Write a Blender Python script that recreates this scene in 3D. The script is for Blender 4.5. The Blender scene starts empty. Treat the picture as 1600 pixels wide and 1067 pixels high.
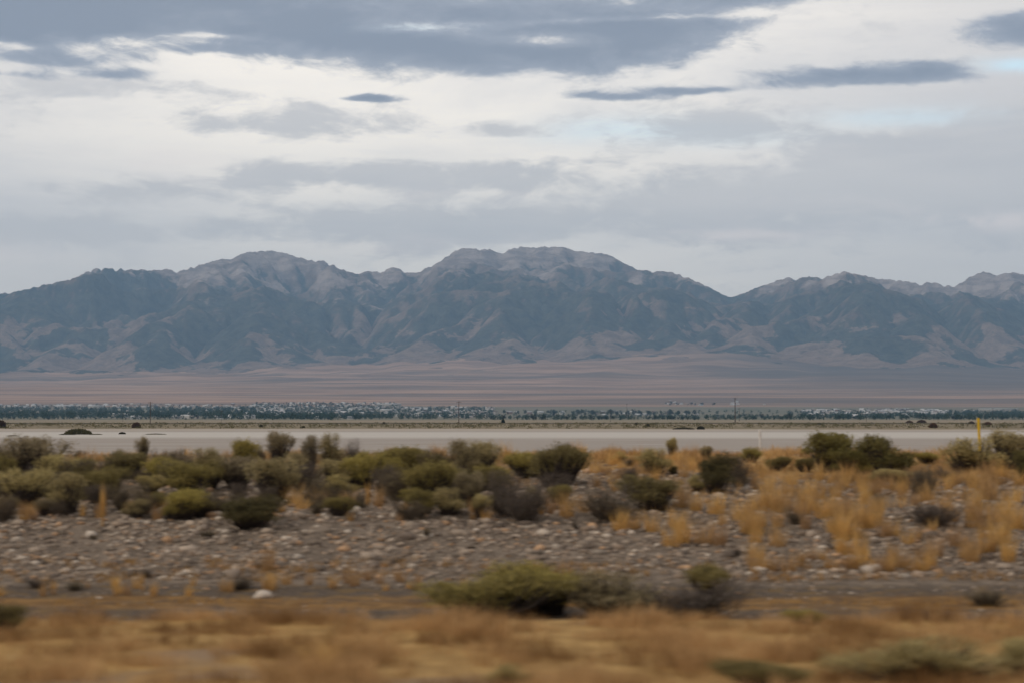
import bpy, math, random
import numpy as np
from mathutils import Vector
R = math.radians
rng = np.random.default_rng(7)
random.seed(7)
S = bpy.context.scene
COL = S.collection

# ------------------------------------------------------------------ camera
FPX, CX, CY, YH, CAMZ = 3000.0, 800.0, 533.5, 650.0, 4.0
PITCH = math.atan((YH - CY) / FPX)
cam_d = bpy.data.cameras.new("camera")
cam = bpy.data.objects.new("camera", cam_d); COL.objects.link(cam)
cam.location = (0, 0, CAMZ); cam.rotation_euler = (math.pi / 2 + PITCH, 0, 0)
cam_d.sensor_width = 36; cam_d.lens = FPX / 1600 * 36
cam_d.clip_start = 0.5; cam_d.clip_end = 90000
cam_d.dof.use_dof = True; cam_d.dof.focus_distance = 320; cam_d.dof.aperture_fstop = 1.15
cam_d.dof.aperture_ratio = 0.45
S.camera = cam
S.render.resolution_x, S.render.resolution_y = 1024, 682
S.view_settings.view_transform = 'Standard'; S.view_settings.look = 'None'
S.view_settings.exposure = 0.05; S.view_settings.gamma = 1.0
S.cycles.use_denoising = True
S.cycles.max_bounces = 5; S.cycles.diffuse_bounces = 3; S.cycles.volume_bounces = 1
S.cycles.transparent_max_bounces = 8
S.cycles.use_adaptive_sampling = True

# ------------------------------------------------------------------ node helpers
class NT:
    def __init__(s, tree): s.t = tree; s.n = tree.nodes; s.l = tree.links
    def put(s, sock, v):
        if isinstance(v, bpy.types.NodeSocket): s.l.new(v, sock)
        elif v is not None:
            if isinstance(v, (tuple, list)) and sock.type == 'RGBA' and len(v) == 3: v = (*v, 1)
            sock.default_value = v
    def math(s, op, a, b=None, c=None, clamp=False):
        n = s.n.new('ShaderNodeMath'); n.operation = op; n.use_clamp = clamp
        for i, v in enumerate((a, b, c)):
            if v is not None: s.put(n.inputs[i], v)
        return n.outputs[0]
    def vec(s, op, a, b=None, out=0):
        n = s.n.new('ShaderNodeVectorMath'); n.operation = op
        s.put(n.inputs[0], a)
        if b is not None: s.put(n.inputs[1], b)
        return n.outputs[out]
    def mix(s, f, a, b, mode='MIX'):
        n = s.n.new('ShaderNodeMix'); n.data_type = 'RGBA'; n.blend_type = mode
        s.put(n.inputs[0], f); s.put(n.inputs[6], a); s.put(n.inputs[7], b)
        return n.outputs[2]
    def noise(s, v, scale, detail=4, rough=0.55, dist=0.0, out=0):
        n = s.n.new('ShaderNodeTexNoise'); s.put(n.inputs['Vector'], v)
        n.inputs['Scale'].default_value = scale; n.inputs['Detail'].default_value = detail
        n.inputs['Roughness'].default_value = rough; n.inputs['Distortion'].default_value = dist
        return n.outputs[out]
    def step(s, v, a, b, lo=0.0, hi=1.0):
        n = s.n.new('ShaderNodeMapRange'); n.interpolation_type = 'SMOOTHSTEP'
        s.put(n.inputs[0], v); s.put(n.inputs[1], a); s.put(n.inputs[2], b); s.put(n.inputs[3], lo); s.put(n.inputs[4], hi)
        return n.outputs[0]
    def comb(s, x, y, z):
        n = s.n.new('ShaderNodeCombineXYZ')
        for i, v in enumerate((x, y, z)): s.put(n.inputs[i], v)
        return n.outputs[0]
    def sep(s, v):
        n = s.n.new('ShaderNodeSeparateXYZ'); s.put(n.inputs[0], v); return n.outputs

# ------------------------------------------------------------------ world: sky texture behind cloud layers laid out by azimuth and elevation
SUN_EL, SUN_AZ = R(35), R(240)      # azimuth clockwise from +Y
W = bpy.data.worlds.new("World"); S.world = W; W.use_nodes = True
g = NT(W.node_tree); g.n.clear()
tc = g.n.new('ShaderNodeTexCoord').outputs['Generated']
X, Y, Z = g.sep(tc)
az = g.math('ARCTAN2', X, Y)
el = g.math('ARCSINE', Z)
U = g.math('MULTIPLY', az, 10.0)                     # 0.1 rad (300 photo px) = 1
V = g.math('MULTIPLY', el, 10.0)
P0 = g.comb(U, V, 0.0)
Pn = g.comb(g.math('MULTIPLY', U, 0.45), g.math('MULTIPLY', V, 1.5), 3.7)
w1 = g.vec('SUBTRACT', g.noise(Pn, 1.6, 5, 0.6, out=1), (0.5, 0.5, 0.5))
w1 = g.vec('MULTIPLY', w1, (0.9, 0.16, 0))
P = g.vec('ADD', P0, w1)
fb = g.noise(Pn, 2.0, 14, 0.64, 0.6)
fb3 = g.noise(g.comb(g.math('MULTIPLY', U, 0.9), g.math('MULTIPLY', V, 2.2), 1.3), 4.5, 10, 0.66, 0.5)
fbs = g.math('ADD', g.math('MULTIPLY', fb, .6), g.math('MULTIPLY', fb3, .4))
fb2 = g.noise(g.comb(g.math('MULTIPLY', U, 0.3), g.math('MULTIPLY', V, 1.7), 9.1), 1.5, 7, 0.6, 0.4)
def gauss(blobs):
    tot = None
    for (x, y, rx, ry, a) in blobs:
        c = ((x - 800) / 300.0, (650 - y) / 300.0, 0)
        d = g.vec('MULTIPLY', g.vec('SUBTRACT', P, c), (300.0 / rx, 300.0 / ry, 0))
        q = g.vec('DOT_PRODUCT', d, d, out=1)
        e = g.math('MULTIPLY', g.math('POWER', 0.42, q), a)
        tot = e if tot is None else g.math('ADD', tot, e)
    return tot
DARK = [(230,0,420,52,1.1),(40,18,150,42,.9),(560,62,215,46,1.0),(20,45,80,60,.5),(110,108,95,17,.62),(195,132,60,10,.6),(330,88,110,9,.4),
        (900,82,270,42,1.0),(1060,50,140,26,.8),(760,20,200,25,.7),(1210,2,170,20,1.0),(1370,132,160,19,1.05),(1590,70,85,24,1.0),
        (960,154,80,8,.75),(1085,142,95,8,.7),(596,163,42,6,1.0),(640,20,-120,16,-.45),(850,64,80,12,-.75),(670,42,110,12,-.75),(980,34,160,5,-.4),
        (250,58,180,16,.45),(330,66,110,5,-.4),(45,92,34,7,-.45),(0,60,60,30,.5),(80,66,50,22,.5),(1380,215,500,25,-.35),(30,135,60,8,.5)]
MID = [(470,200,190,27,.8),(300,148,150,15,.5),(700,272,200,27,.8),(430,272,75,22,.8),(210,308,110,24,.8),(620,352,300,26,.7),
       (130,368,190,22,.8),(1400,290,330,60,.8),(1050,345,420,45,.55),(1500,250,160,26,.5),(1350,300,90,20,.4),(60,145,120,20,.5),(820,208,80,16,.6),(1120,195,170,40,.6),
       (1250,60,250,60,.5),(1560,210,120,60,.5),(30,220,160,60,.3),(1040,250,80,8,-.4),(600,135,300,16,-.6),(250,250,150,16,-.5),(800,158,60,25,-.4),
       (800,420,1200,45,.15)]
CYAN = [(1000,208,110,20,.9),(1390,195,150,15,.8),(1585,122,60,11,1.6),(640,42,90,9,.9),(1150,228,120,16,.4)]
PEACH = [(900,372,260,10,.5),(700,300,90,8,.4),(1150,372,160,8,.5),(1250,318,120,7,.4),(1350,345,150,16,.8),(1530,352,90,13,.8),(480,388,120,8,.6),(20,420,70,25,.5),(250,262,140,30,.3),(1180,250,120,12,.4)]
sky = g.n.new('ShaderNodeTexSky'); sky.sky_type = 'NISHITA'; sky.sun_disc = False
sky.sun_elevation = SUN_EL; sky.sun_rotation = SUN_AZ
skyc = g.vec('MULTIPLY', sky.outputs[0], (0.10, 0.10, 0.10))
base = g.mix(g.step(fb2, 0.3, 0.7), (1.06, 0.96, 0.83), (0.80, 0.745, 0.69))
# veil brightness falls away from the brightest part of the sky (ahead, centre-left) and overhead
lat = g.step(g.math('ABSOLUTE', g.math('ADD', U, 0.5)), 0.6, 4.0)
base = g.mix(g.math('MULTIPLY', lat, 0.75), base, (0.57, 0.535, 0.52))
low = g.step(V, 1.25, 0.5)
base = g.mix(g.math('MULTIPLY', low, 0.6), base, (0.70, 0.64, 0.57))
cy = g.math('MULTIPLY', gauss(CYAN), 0.5, clamp=True)
base = g.mix(cy, base, g.vec('ADD', g.vec('MULTIPLY', skyc, (0.35, 0.35, 0.35)), (0.55, 0.72, 0.78)))
dm = g.math('ADD', gauss(MID), g.math('MULTIPLY', g.math('SUBTRACT', fbs, 0.5), 3.0))
am = g.step(dm, 0.22, 0.72)
midc = g.mix(g.step(fb2, 0.35, 0.65), (0.50, 0.48, 0.475), (0.67, 0.62, 0.575))
base = g.mix(g.math('MULTIPLY', am, 0.75), base, midc)
pe = g.math('MULTIPLY', gauss(PEACH), g.step(fb, 0.45, 0.62), clamp=True)
base = g.mix(pe, base, (0.92, 0.80, 0.72))
dd = g.math('ADD', gauss(DARK), g.math('MULTIPLY', g.math('SUBTRACT', fbs, 0.5), 2.3))
# overhead beyond the picture and behind the camera: ordinary broken overcast
over = g.step(V, 2.2, 3.2)
dd = g.math('ADD', dd, g.math('MULTIPLY', over, 0.45))
ad = g.step(dd, 0.30, 0.78)
darkc = g.mix(g.step(dd, 0.45, 1.25), (0.32, 0.335, 0.38), (0.19, 0.21, 0.26))
base = g.mix(g.math('MULTIPLY', ad, 0.95), base, darkc)
back = g.math('MAXIMUM', g.math('MULTIPLY', over, .6), g.step(Y, .2, -.5, 0, .75))
base = g.mix(back, base, (0.32, 0.285, 0.25))
base = g.mix(0.04, base, skyc)
SKYGAIN = 1.42
bg = g.n.new('ShaderNodeBackground'); g.put(bg.inputs[0], base); bg.inputs[1].default_value = SKYGAIN
wo = g.n.new('ShaderNodeOutputWorld'); g.l.new(bg.outputs[0], wo.inputs[0])
W.cycles.sampling_method = 'MANUAL'; W.cycles.sample_map_resolution = 1024

# ------------------------------------------------------------------ sun
sl = bpy.data.lights.new("sun", 'SUN'); sl.energy = 1.25; sl.angle = R(11); sl.color = (1.0, 0.90, 0.77)
so = bpy.data.objects.new("sun", sl); COL.objects.link(so)
sd = Vector((math.sin(SUN_AZ) * math.cos(SUN_EL), math.cos(SUN_AZ) * math.cos(SUN_EL), math.sin(SUN_EL)))
so.rotation_euler = sd.to_track_quat('Z', 'Y').to_euler(); so.location = (0, 0, 60)

# ------------------------------------------------------------------ mesh helpers
def mesh(name, v, f, mats=(), col=None, smooth=False, mi=None):
    """v (n,3), f list of (m,k) int arrays (k may differ between arrays)"""
    if isinstance(f, np.ndarray): f = [f]
    f = [np.asarray(a, dtype=np.int32) for a in f if len(a)]
    me = bpy.data.meshes.new(name)
    me.vertices.add(len(v)); me.vertices.foreach_set('co', np.asarray(v, dtype=np.float32).ravel())
    loops = np.concatenate([a.ravel() for a in f]); tot = np.concatenate([np.full(len(a), a.shape[1]) for a in f])
    start = np.concatenate([[0], np.cumsum(tot)[:-1]])
    me.loops.add(len(loops)); me.loops.foreach_set('vertex_index', loops.astype(np.int32))
    me.polygons.add(len(tot)); me.polygons.foreach_set('loop_start', start.astype(np.int32))
    me.polygons.foreach_set('loop_total', tot.astype(np.int32))
    if smooth: me.polygons.foreach_set('use_smooth', np.ones(len(tot), dtype=bool))
    if mi is not None: me.polygons.foreach_set('material_index', np.asarray(mi, dtype=np.int32))
    me.update(calc_edges=True)
    for nm, c in (col or {}).items():
        c = np.asarray(c, dtype=np.float32)
        if c.ndim == 1:
            a = me.attributes.new(nm, 'FLOAT', 'POINT'); a.data.foreach_set('value', c)
        else:
            a = me.attributes.new(nm, 'FLOAT_COLOR', 'POINT')
            a.data.foreach_set('color', np.concatenate([c, np.ones((len(c), 1), np.float32)], 1).ravel())
    for m in mats: me.materials.append(m)
    return me
def link(name, me, parent=None, loc=None, rz=0, sc=None, **props):
    o = bpy.data.objects.new(name, me); COL.objects.link(o)
    if parent: o.parent = parent
    if loc is not None: o.location = loc
    o.rotation_euler = (0, 0, rz)
    if sc is not None: o.scale = sc
    for k, v in props.items(): o[k] = v
    return o
def tagged(o, label, cat, group=None):
    o['label'] = label; o['category'] = cat
    if group: o['group'] = group
    return o
def copy_tree(o, loc, rz, sc, label, cat, group=None):
    c = o.copy(); COL.objects.link(c); c.location = loc; c.rotation_euler = (0, 0, rz); c.scale = sc
    for ch in o.children:
        d = ch.copy(); COL.objects.link(d); d.parent = c
    return tagged(c, label, cat, group)

# noise in numpy
def _h(ix, iy, seed):
    a = (ix.astype(np.int64) * 374761393 + iy.astype(np.int64) * 668265263 + seed * 144665) & 0xffffffff
    a = ((a ^ (a >> 13)) * 1274126177) & 0xffffffff
    return ((a ^ (a >> 16)) & 0xffff) / 65535.0 * 2 * math.pi
def perlin(x, y, seed=0):
    x = np.asarray(x, float); y = np.asarray(y, float)
    ix, iy = np.floor(x), np.floor(y); fx, fy = x - ix, y - iy
    u = fx**3 * (fx * (fx * 6 - 15) + 10); v = fy**3 * (fy * (fy * 6 - 15) + 10)
    def gr(a, b):
        t = _h(ix + a, iy + b, seed); return np.cos(t) * (fx - a) + np.sin(t) * (fy - b)
    return ((gr(0, 0) * (1 - u) + gr(1, 0) * u) * (1 - v) + (gr(0, 1) * (1 - u) + gr(1, 1) * u) * v) * 1.5
def fbm(x, y, o=4, seed=0, gain=.5):
    s = 0; a = 1; x = np.asarray(x, float); y = np.asarray(y, float)
    for k in range(o): s = s + a * perlin(x, y, seed + k); x = x * 2.03 + 3.1; y = y * 2.03 + 1.7; a *= gain
    return s

# ------------------------------------------------------------------ terrain heights
PK = np.array([(-60,2.0),(8,2.0),(14,1.68),(20,1.47),(24.2,1.45),(26,1.12),(28.5,.90),(33,.85),(36,.95),(38,1.2),(43,1.88),(50,2.36),(62,2.70),
               (66,2.66),(72,2.3),(90,.1),(110,0),(9000,0)])
def fanz(x, y):
    yc = np.minimum(y, 14500)
    z = 34 * (np.clip(yc - 2500, 0, None) / 3500) ** 2 + np.clip((y - 5500) / 5000, 0, 1) * 16 * fbm(x / 2600, y / 900, 3, 21)
    return z + np.clip((yc - 9500) / 4000, 0, 1) ** 1.6 * (150 * np.exp(-((x - 1300) / 2300) ** 2) - 25 + 55 * fbm(x / 800, y / 700, 4, 23))
def height(x, y):
    x = np.asarray(x, float); y = np.asarray(y, float)
    yy = y + 0.7 * perlin(x / 9, y * 0 + .3, 5) * np.clip((y - 24) / 6, 0, 1)
    z = np.interp(yy, PK[:, 0], PK[:, 1])
    near = np.clip((115 - y) / 30, 0, 1)
    z = z + near * (0.16 * perlin(x / 7, y / 5, 11) * np.clip((y - 34) / 8, 0.15, 1) + 0.035 * perlin(x / 1.1, y / 1.1, 3))
    return z + fanz(x, y)
TP = math.tan(PITCH); cP, sP = math.cos(PITCH), math.sin(PITCH)
def ray(px, py):
    dx = (px - CX) / FPX; dy = (CY - py) / FPX
    d = (dx, cP - dy * sP, sP + dy * cP)
    return d[0] / d[1], d[2] / d[1]              # per metre of y
def hit(px, py, ymin=15.0, ymax=69.0):
    """ground point seen at photo pixel"""
    a, b = ray(px, py)
    ys = np.concatenate([np.arange(ymin, 80, .05), np.geomspace(80, 12000, 3000)]); ys = ys[ys <= ymax]
    d = (CAMZ + b * ys) - height(a * ys, ys)
    k = np.argmax(d < 0) if (d < 0).any() else np.argmin(d)
    y = ys[k]; return Vector((a * y, y, float(height(a * y, y))))

# ------------------------------------------------------------------ materials
def mat(name):
    m = bpy.data.materials.new(name); m.use_nodes = True
    t = NT(m.node_tree); t.n.clear()
    b = t.n.new('ShaderNodeBsdfPrincipled'); o = t.n.new('ShaderNodeOutputMaterial'); t.l.new(b.outputs[0], o.inputs[0])
    b.inputs['Roughness'].default_value = 0.9; b.inputs['Specular IOR Level'].default_value = 0.15
    t.b = b; t.o = o
    return m, t
def flat_mat(name, c, var=0.25, scale=3.0, rough=.9):
    m, t = mat(name)
    co = t.n.new('ShaderNodeTexCoord').outputs['Object']
    n = t.step(t.noise(co, scale, 5), 0.3, 0.7, 1 - var, 1 + var)
    t.put(t.b.inputs[0], t.vec('MULTIPLY', (*c,), t.comb(n, n, n))); t.b.inputs['Roughness'].default_value = rough
    return m
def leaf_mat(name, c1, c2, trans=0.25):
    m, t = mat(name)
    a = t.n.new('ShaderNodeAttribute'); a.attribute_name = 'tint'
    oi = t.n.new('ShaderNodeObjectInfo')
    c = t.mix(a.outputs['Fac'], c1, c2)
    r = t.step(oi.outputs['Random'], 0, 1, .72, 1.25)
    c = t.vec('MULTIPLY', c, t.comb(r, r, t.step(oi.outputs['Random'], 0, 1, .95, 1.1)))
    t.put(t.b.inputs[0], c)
    tr = t.n.new('ShaderNodeBsdfTranslucent'); t.put(tr.inputs[0], c)
    mx = t.n.new('ShaderNodeMixShader'); mx.inputs[0].default_value = trans
    t.l.new(t.b.outputs[0], mx.inputs[1]); t.l.new(tr.outputs[0], mx.inputs[2]); t.l.new(mx.outputs[0], t.o.inputs[0])
    return m
M = {}
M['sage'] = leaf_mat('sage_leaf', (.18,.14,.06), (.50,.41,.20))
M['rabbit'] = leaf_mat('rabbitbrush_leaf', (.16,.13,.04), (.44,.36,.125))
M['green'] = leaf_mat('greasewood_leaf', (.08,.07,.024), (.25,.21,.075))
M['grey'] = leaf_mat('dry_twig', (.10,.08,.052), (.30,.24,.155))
M['straw'] = leaf_mat('straw', (.30,.165,.055), (.76,.49,.20), .3)
M['wood'] = flat_mat('dark_wood', (.050,.038,.032), .4, 20)
M['deadwood'] = flat_mat('grey_dead_wood', (.11,.088,.07), .4, 20)
M['polewood'] = flat_mat('pole_wood', (.075,.055,.045), .3, 5)
M['tree'] = leaf_mat('tree_leaf', (.014,.036,.034), (.045,.075,.062), .15)
M['weed'] = leaf_mat('weed', (.07,.065,.03), (.15,.13,.06))
M['redbush'] = leaf_mat('reddish_brush', (.10,.055,.032), (.19,.11,.065))
M['rowtree'] = leaf_mat('row_tree_leaf', (.025,.035,.022), (.06,.07,.04), .15)

def ground_mat():
    m, t = mat('ground_soil')
    pos = t.n.new('ShaderNodeNewGeometry').outputs['Position']
    x, y, z = t.sep(pos)
    n1 = t.noise(pos, 0.35, 6, .6); n2 = t.noise(pos, 2.2, 6, .65); n3 = t.noise(pos, 14, 4, .7)
    soil = t.mix(t.step(n2, .35, .65), (.11,.085,.064), (.24,.19,.145))
    soil = t.mix(t.step(n3, .5, .7), soil, (.27,.215,.165))
    tan = t.mix(t.step(n2, .3, .7), (.30,.175,.06), (.52,.33,.125))
    tan = t.mix(t.step(n1, .56, .66), tan, (.30,.205,.125))
    dk = t.mix(t.step(n3, .4, .65), (.075,.055,.040), (.16,.125,.095))
    dk = t.mix(t.step(n2, .5, .6), dk, (.17,.11,.05))
    orange = t.mix(t.step(n2, .35, .65), (.15,.08,.028), (.30,.17,.06))
    yn = t.math('ADD', y, t.math('MULTIPLY', t.math('SUBTRACT', n1, .5), 5.0))
    yn2 = t.math('ADD', y, t.math('MULTIPLY', t.math('SUBTRACT', n1, .5), 1.6))
    # foreground straw ground, ditch gravel, orange strip, gravel slope, straw crest
    c = t.mix(t.step(yn2, 24.4, 25.4), tan, dk)
    band = t.math('MULTIPLY', t.step(yn2, 31.0, 31.7), t.step(yn2, 33.8, 33.0))
    c = t.mix(t.math('MULTIPLY', band, t.step(t.noise(t.vec('MULTIPLY', pos, (.5, 1.6, 1)), 1.0, 5, .65), .36, .52, .25, .95)), c, orange)
    c = t.mix(t.step(yn2, 34.6, 35.6), c, soil)
    right = t.step(x, -3.0, 3.5)
    crest = t.math('MULTIPLY', t.step(yn, 48.0, 53.0), t.math('ADD', t.math('MULTIPLY', right, .75), .2))
    c = t.mix(crest, c, tan)
    # far plain
    ln = t.noise(t.vec('MULTIPLY', pos, (.004, .012, .0)), 1.0, 6, .6)
    ln2 = t.noise(t.vec('MULTIPLY', pos, (.02, .09, .0)), 1.0, 5, .6)
    pl = t.mix(t.step(ln2, .38, .62), (.20,.155,.095), (.30,.245,.16))
    pl = t.mix(t.math('MULTIPLY', t.step(ln2, .52, .6), .8), pl, (.115,.105,.055))
    c = t.mix(t.step(y, 85, 120), c, pl)
    fld = t.mix(t.step(ln, .4, .6), (.30,.24,.17), (.22,.19,.125))
    c = t.mix(t.step(y, 1080, 1180), c, fld)
    # town ground and green fields
    grn = t.mix(t.step(ln, .4, .62), (.11,.12,.08), (.22,.185,.14))
    c = t.mix(t.step(y, 2000, 2300), c, grn)
    # dry fan slope above the town: pinkish grass with long darker sagebrush bands, plus painted cloud shadow
    fn = t.noise(t.vec('MULTIPLY', pos, (.00022, .0011, .0)), 1.0, 8, .62, .6)
    fn2 = t.noise(t.vec('MULTIPLY', pos, (.0014, .006, .0)), 1.0, 6, .65)
    fan = t.mix(t.step(fn2, .35, .65), (.27,.165,.115), (.47,.305,.215))
    fan = t.mix(t.math('MULTIPLY', t.step(fn, .45, .62), .75), fan, (.105,.085,.07))
    cloud_shade = t.math('MULTIPLY', t.step(x, 300, 2600), t.step(y, 8200, 10000))
    fan = t.mix(t.math('MULTIPLY', cloud_shade, .75), fan, (.085,.075,.068))  # cloud shadow over the upper right slope, painted into the ground colour
    fan = t.mix(t.step(fn2, .66, .74), fan, (.40,.30,.23))
    tx = t.math('ADD', 5900, t.math('MULTIPLY', t.math('SUBTRACT', ln, .5), 1500))
    c = t.mix(t.step(y, tx, t.math('ADD', tx, 300)), c, fan)
    t.put(t.b.inputs[0], c)
    bp = t.n.new('ShaderNodeBump'); bp.inputs['Strength'].default_value = .6; bp.inputs['Distance'].default_value = .05
    t.put(bp.inputs['Height'], n3); t.l.new(bp.outputs[0], t.b.inputs['Normal'])
    return m

def ground():
    ys = np.concatenate([np.arange(-60, 12, 3), np.arange(12, 75, .16), np.arange(75, 130, 1.5), np.geomspace(130, 13400, 190)])
    t = np.linspace(-1, 1, 420); s = t * (.3 + .7 * t * t)
    Yg, Sg = np.meshgrid(ys, s, indexing='ij'); Xg = Sg * (26 + 1.0 * np.clip(Yg, 0, None))
    Zg = height(Xg, Yg)
    v = np.stack([Xg, Yg, Zg], -1).reshape(-1, 3)
    f = grid_faces(len(ys), len(s))
    link('ground', mesh('ground', v, f, [ground_mat()], smooth=True), kind='structure')
def grid_faces(a, b):
    i = np.arange(a * b).reshape(a, b)
    return np.stack([i[:-1, :-1], i[:-1, 1:], i[1:, 1:], i[1:, :-1]], -1).reshape(-1, 4)
ground()

# salt flat: pale dry lake bed
def salt_flat():
    m, t = mat('salt_crust')
    pos = t.n.new('ShaderNodeNewGeometry').outputs['Position']
    x, y, z = t.sep(pos)
    n = t.noise(t.vec('MULTIPLY', pos, (.004, .05, 0)), 1, 7, .6)
    n2 = t.noise(t.vec('MULTIPLY', pos, (.03, .3, 0)), 1, 6, .65)
    yy = t.math('ADD', y, t.math('MULTIPLY', t.math('SUBTRACT', n, .5), 60))
    c = t.mix(t.step(n2, .3, .7), (.32,.28,.245), (.39,.345,.305))
    c = t.mix(t.math('MULTIPLY', t.step(yy, 330, 380), t.step(yy, 520, 460)), c, (.52,.485,.44))
    c = t.mix(t.step(yy, 500, 545), c, (.41,.355,.30))
    c = t.mix(t.step(n2, .60, .68), c, (.52,.50,.48))
    t.put(t.b.inputs[0], c)
    ys = np.concatenate([np.linspace(112, 560, 60), np.linspace(566, 600, 12)]); xs = np.linspace(-1, 1, 300)
    Yg, Sg = np.meshgrid(ys, xs, indexing='ij'); Xg = Sg * (60 + .6 * Yg)
    k = np.clip((Yg - 400) / 200, 0, 1)
    Yg = Yg + k * (10 * perlin(Xg / 60, Xg * 0, 4) + 6 * perlin(Xg / 13, Xg * 0, 8) + 18 - 40 * np.clip(Xg / 150, 0, 1) + 0)
    v = np.stack([Xg, Yg, np.full_like(Xg, .03)], -1).reshape(-1, 3)
    link('salt_flat', mesh('salt_flat', v, grid_faces(len(ys), len(xs)), [m]), kind='structure')
salt_flat()

# ------------------------------------------------------------------ mountains: uplift and river erosion, then fitted to the real skyline heights
SKY = [(-700,470),(-400,430),(-200,440),(-60,462),(0,458),(15,457),(40,452),(75,443),(110,436),(125,428),(145,420),(165,419),(190,421),(215,421),(240,422),(262,420),(278,424),(300,417),
 (330,408),(348,404),(362,405),(372,397),(390,393),(420,391),(445,395),(470,403),(492,408),(505,407),(520,414),(545,425),(560,428),(572,423),
 (590,425),(602,422),(614,416),(625,421),(640,427),(655,424),(670,416),(690,406),(700,397),(715,389),(735,387),(750,390),(765,388),(782,397),
 (790,393),(800,388),(815,385),(830,387),(850,385),(885,386),(900,392),(925,394),(950,397),(965,404),(980,413),(1000,422),(1025,424),
 (1045,424),(1065,430),(1090,440),(1115,452),(1135,462),(1142,465),(1155,461),(1180,450),(1200,444),(1222,436),(1235,433),(1248,436),
 (1260,432),(1285,434),(1300,430),(1320,423),(1335,428),(1352,430),(1375,436),(1400,437),(1420,440),(1440,444),(1455,440),(1470,444),
 (1490,448),(1505,440),(1520,430),(1540,424),(1560,430),(1580,425),(1600,428),(1660,436),(1750,420),(1900,450),(2200,470)]
def mountains():
    dx = 28.0
    xs = np.arange(-8200, 8200, dx); ys = np.arange(11600, 21000, dx)
    nx, ny = len(xs), len(ys)
    Yg, Xg = np.meshgrid(ys, xs, indexing='ij')
    sk = np.array(SKY, float)
    tanaz = (sk[:, 0] - 800) / FPX; elev = (YH - sk[:, 1]) / FPX * 1.0
    # crest distance along the range
    cx = np.array([-9000,-5500,-4300,-3300,-2600,-1500,-600,400,1300,2200,2900,3800,9000.])
    cyd = np.array([17200,17200,17000,17400,19000,18800,19200,19200,18800,17900,17600,17800,17500.])
    YC = np.interp(xs, cx, cyd)
    zc = np.interp(xs / YC, tanaz, elev) * YC
    k = np.ones(9) / 9; zcs = np.convolve(np.pad(zc, 4, mode='edge'), k, 'valid')
    foot = 13050 + 1000 * perlin(xs / 1700, xs * 0, 31) + 250 * perlin(xs / 500, xs * 0, 33) - 250 * np.clip(xs / 3000, 0, 1)
    t = (Yg - foot) / (YC - foot)
    env = np.where(t < 1, np.clip(t, 0, 1) ** 1.15, np.clip(1 - (t - 1) * 1.3, .05, 1))
    fan = height(Xg, Yg)
    base = 34 * ((np.minimum(ys, 13500) - 2500) / 3500) ** 2
    relief = np.clip(zcs - 380, 150, None)
    wx = Xg + 500 * fbm(Xg / 2100, Yg / 2100, 3, 51); wy = Yg + 500 * fbm(Xg / 2100, Yg / 2100, 3, 61)
    rd = 1 - np.abs(fbm(wx / 2300, wy / 2100, 4, 71))
    h = env * relief * (0.45 + .55 * rd) + 25 * fbm(Xg / 300, Yg / 300, 4, 81) * np.clip(t * 4, 0, 1)
    h = np.clip(h, 0, None)
    lowf = np.clip((t + .02) / .12, 0, 1)
    upl = env * relief * .02 * (0.35 + .85 * rd) + .7 * lowf
    upl[t > 1] *= .9
    fixed = (t < 0) | (Yg > ys[-2])
    h[fixed] = 0
    N = nx * ny; idx = np.arange(N)
    offs = [(-1,0,1),(1,0,1),(0,-1,1),(0,1,1),(-1,-1,1.4142),(-1,1,1.4142),(1,-1,1.4142),(1,1,1.4142)]
    jit = rng.uniform(.75, 1.25, (8, ny, nx))
    for it in range(60):
        best = np.zeros((ny, nx)); rec = idx.reshape(ny, nx).copy(); rl = np.ones((ny, nx))
        hp = np.pad(h, 1, constant_values=1e9)
        ip = np.pad(idx.reshape(ny, nx), 1, constant_values=0)
        for q, (a, b, l) in enumerate(offs):
            nb = hp[1 + a:1 + a + ny, 1 + b:1 + b + nx]
            s = (h - nb) / (l * dx) * jit[q]
            mk = s > best
            best = np.where(mk, s, best); rec = np.where(mk, ip[1 + a:1 + a + ny, 1 + b:1 + b + nx], rec); rl = np.where(mk, l, rl)
        rec = rec.ravel(); rec[fixed.ravel()] = idx[fixed.ravel()]
        lev = (rec != idx).astype(np.int64); p = rec.copy()
        for _ in range(12): lev = lev + lev[p]; p = p[p]
        order = np.argsort(lev, kind='stable'); ls = lev[order]
        cuts = np.searchsorted(ls, np.arange(ls[-1] + 2))
        A = np.ones(N)
        for L in range(ls[-1], 0, -1):
            n_ = order[cuts[L]:cuts[L + 1]]; A += np.bincount(rec[n_], weights=A[n_], minlength=N) if len(n_) > 2000 else 0
            if len(n_) <= 2000: np.add.at(A, rec[n_], A[n_])
        hf = h.ravel() + (upl * 1.0).ravel() * (~fixed).ravel()
        F = .085 * A ** .46 / rl.ravel()
        for L in range(1, ls[-1] + 1):
            n_ = order[cuts[L]:cuts[L + 1]]
            hf[n_] = (hf[n_] + F[n_] * hf[rec[n_]]) / (1 + F[n_])
        h = hf.reshape(ny, nx)
        # hillslope creep
        hp = np.pad(h, 1, mode='edge')
        lap = hp[:-2, 1:-1] + hp[2:, 1:-1] + hp[1:-1, :-2] + hp[1:-1, 2:] - 4 * h
        h = np.where(fixed, 0, h + .10 * lap)
    acc = np.log(A).reshape(ny, nx)
    # refine x2
    def up(a):
        b = np.empty((a.shape[0] * 2 - 1, a.shape[1])); b[::2] = a; b[1::2] = (a[1:] + a[:-1]) / 2
        c = np.empty((b.shape[0], a.shape[1] * 2 - 1)); c[:, ::2] = b; c[:, 1::2] = (b[:, 1:] + b[:, :-1]) / 2
        return c
    h = up(h); acc = up(acc); env = up(env); tt = up(t)
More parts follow.
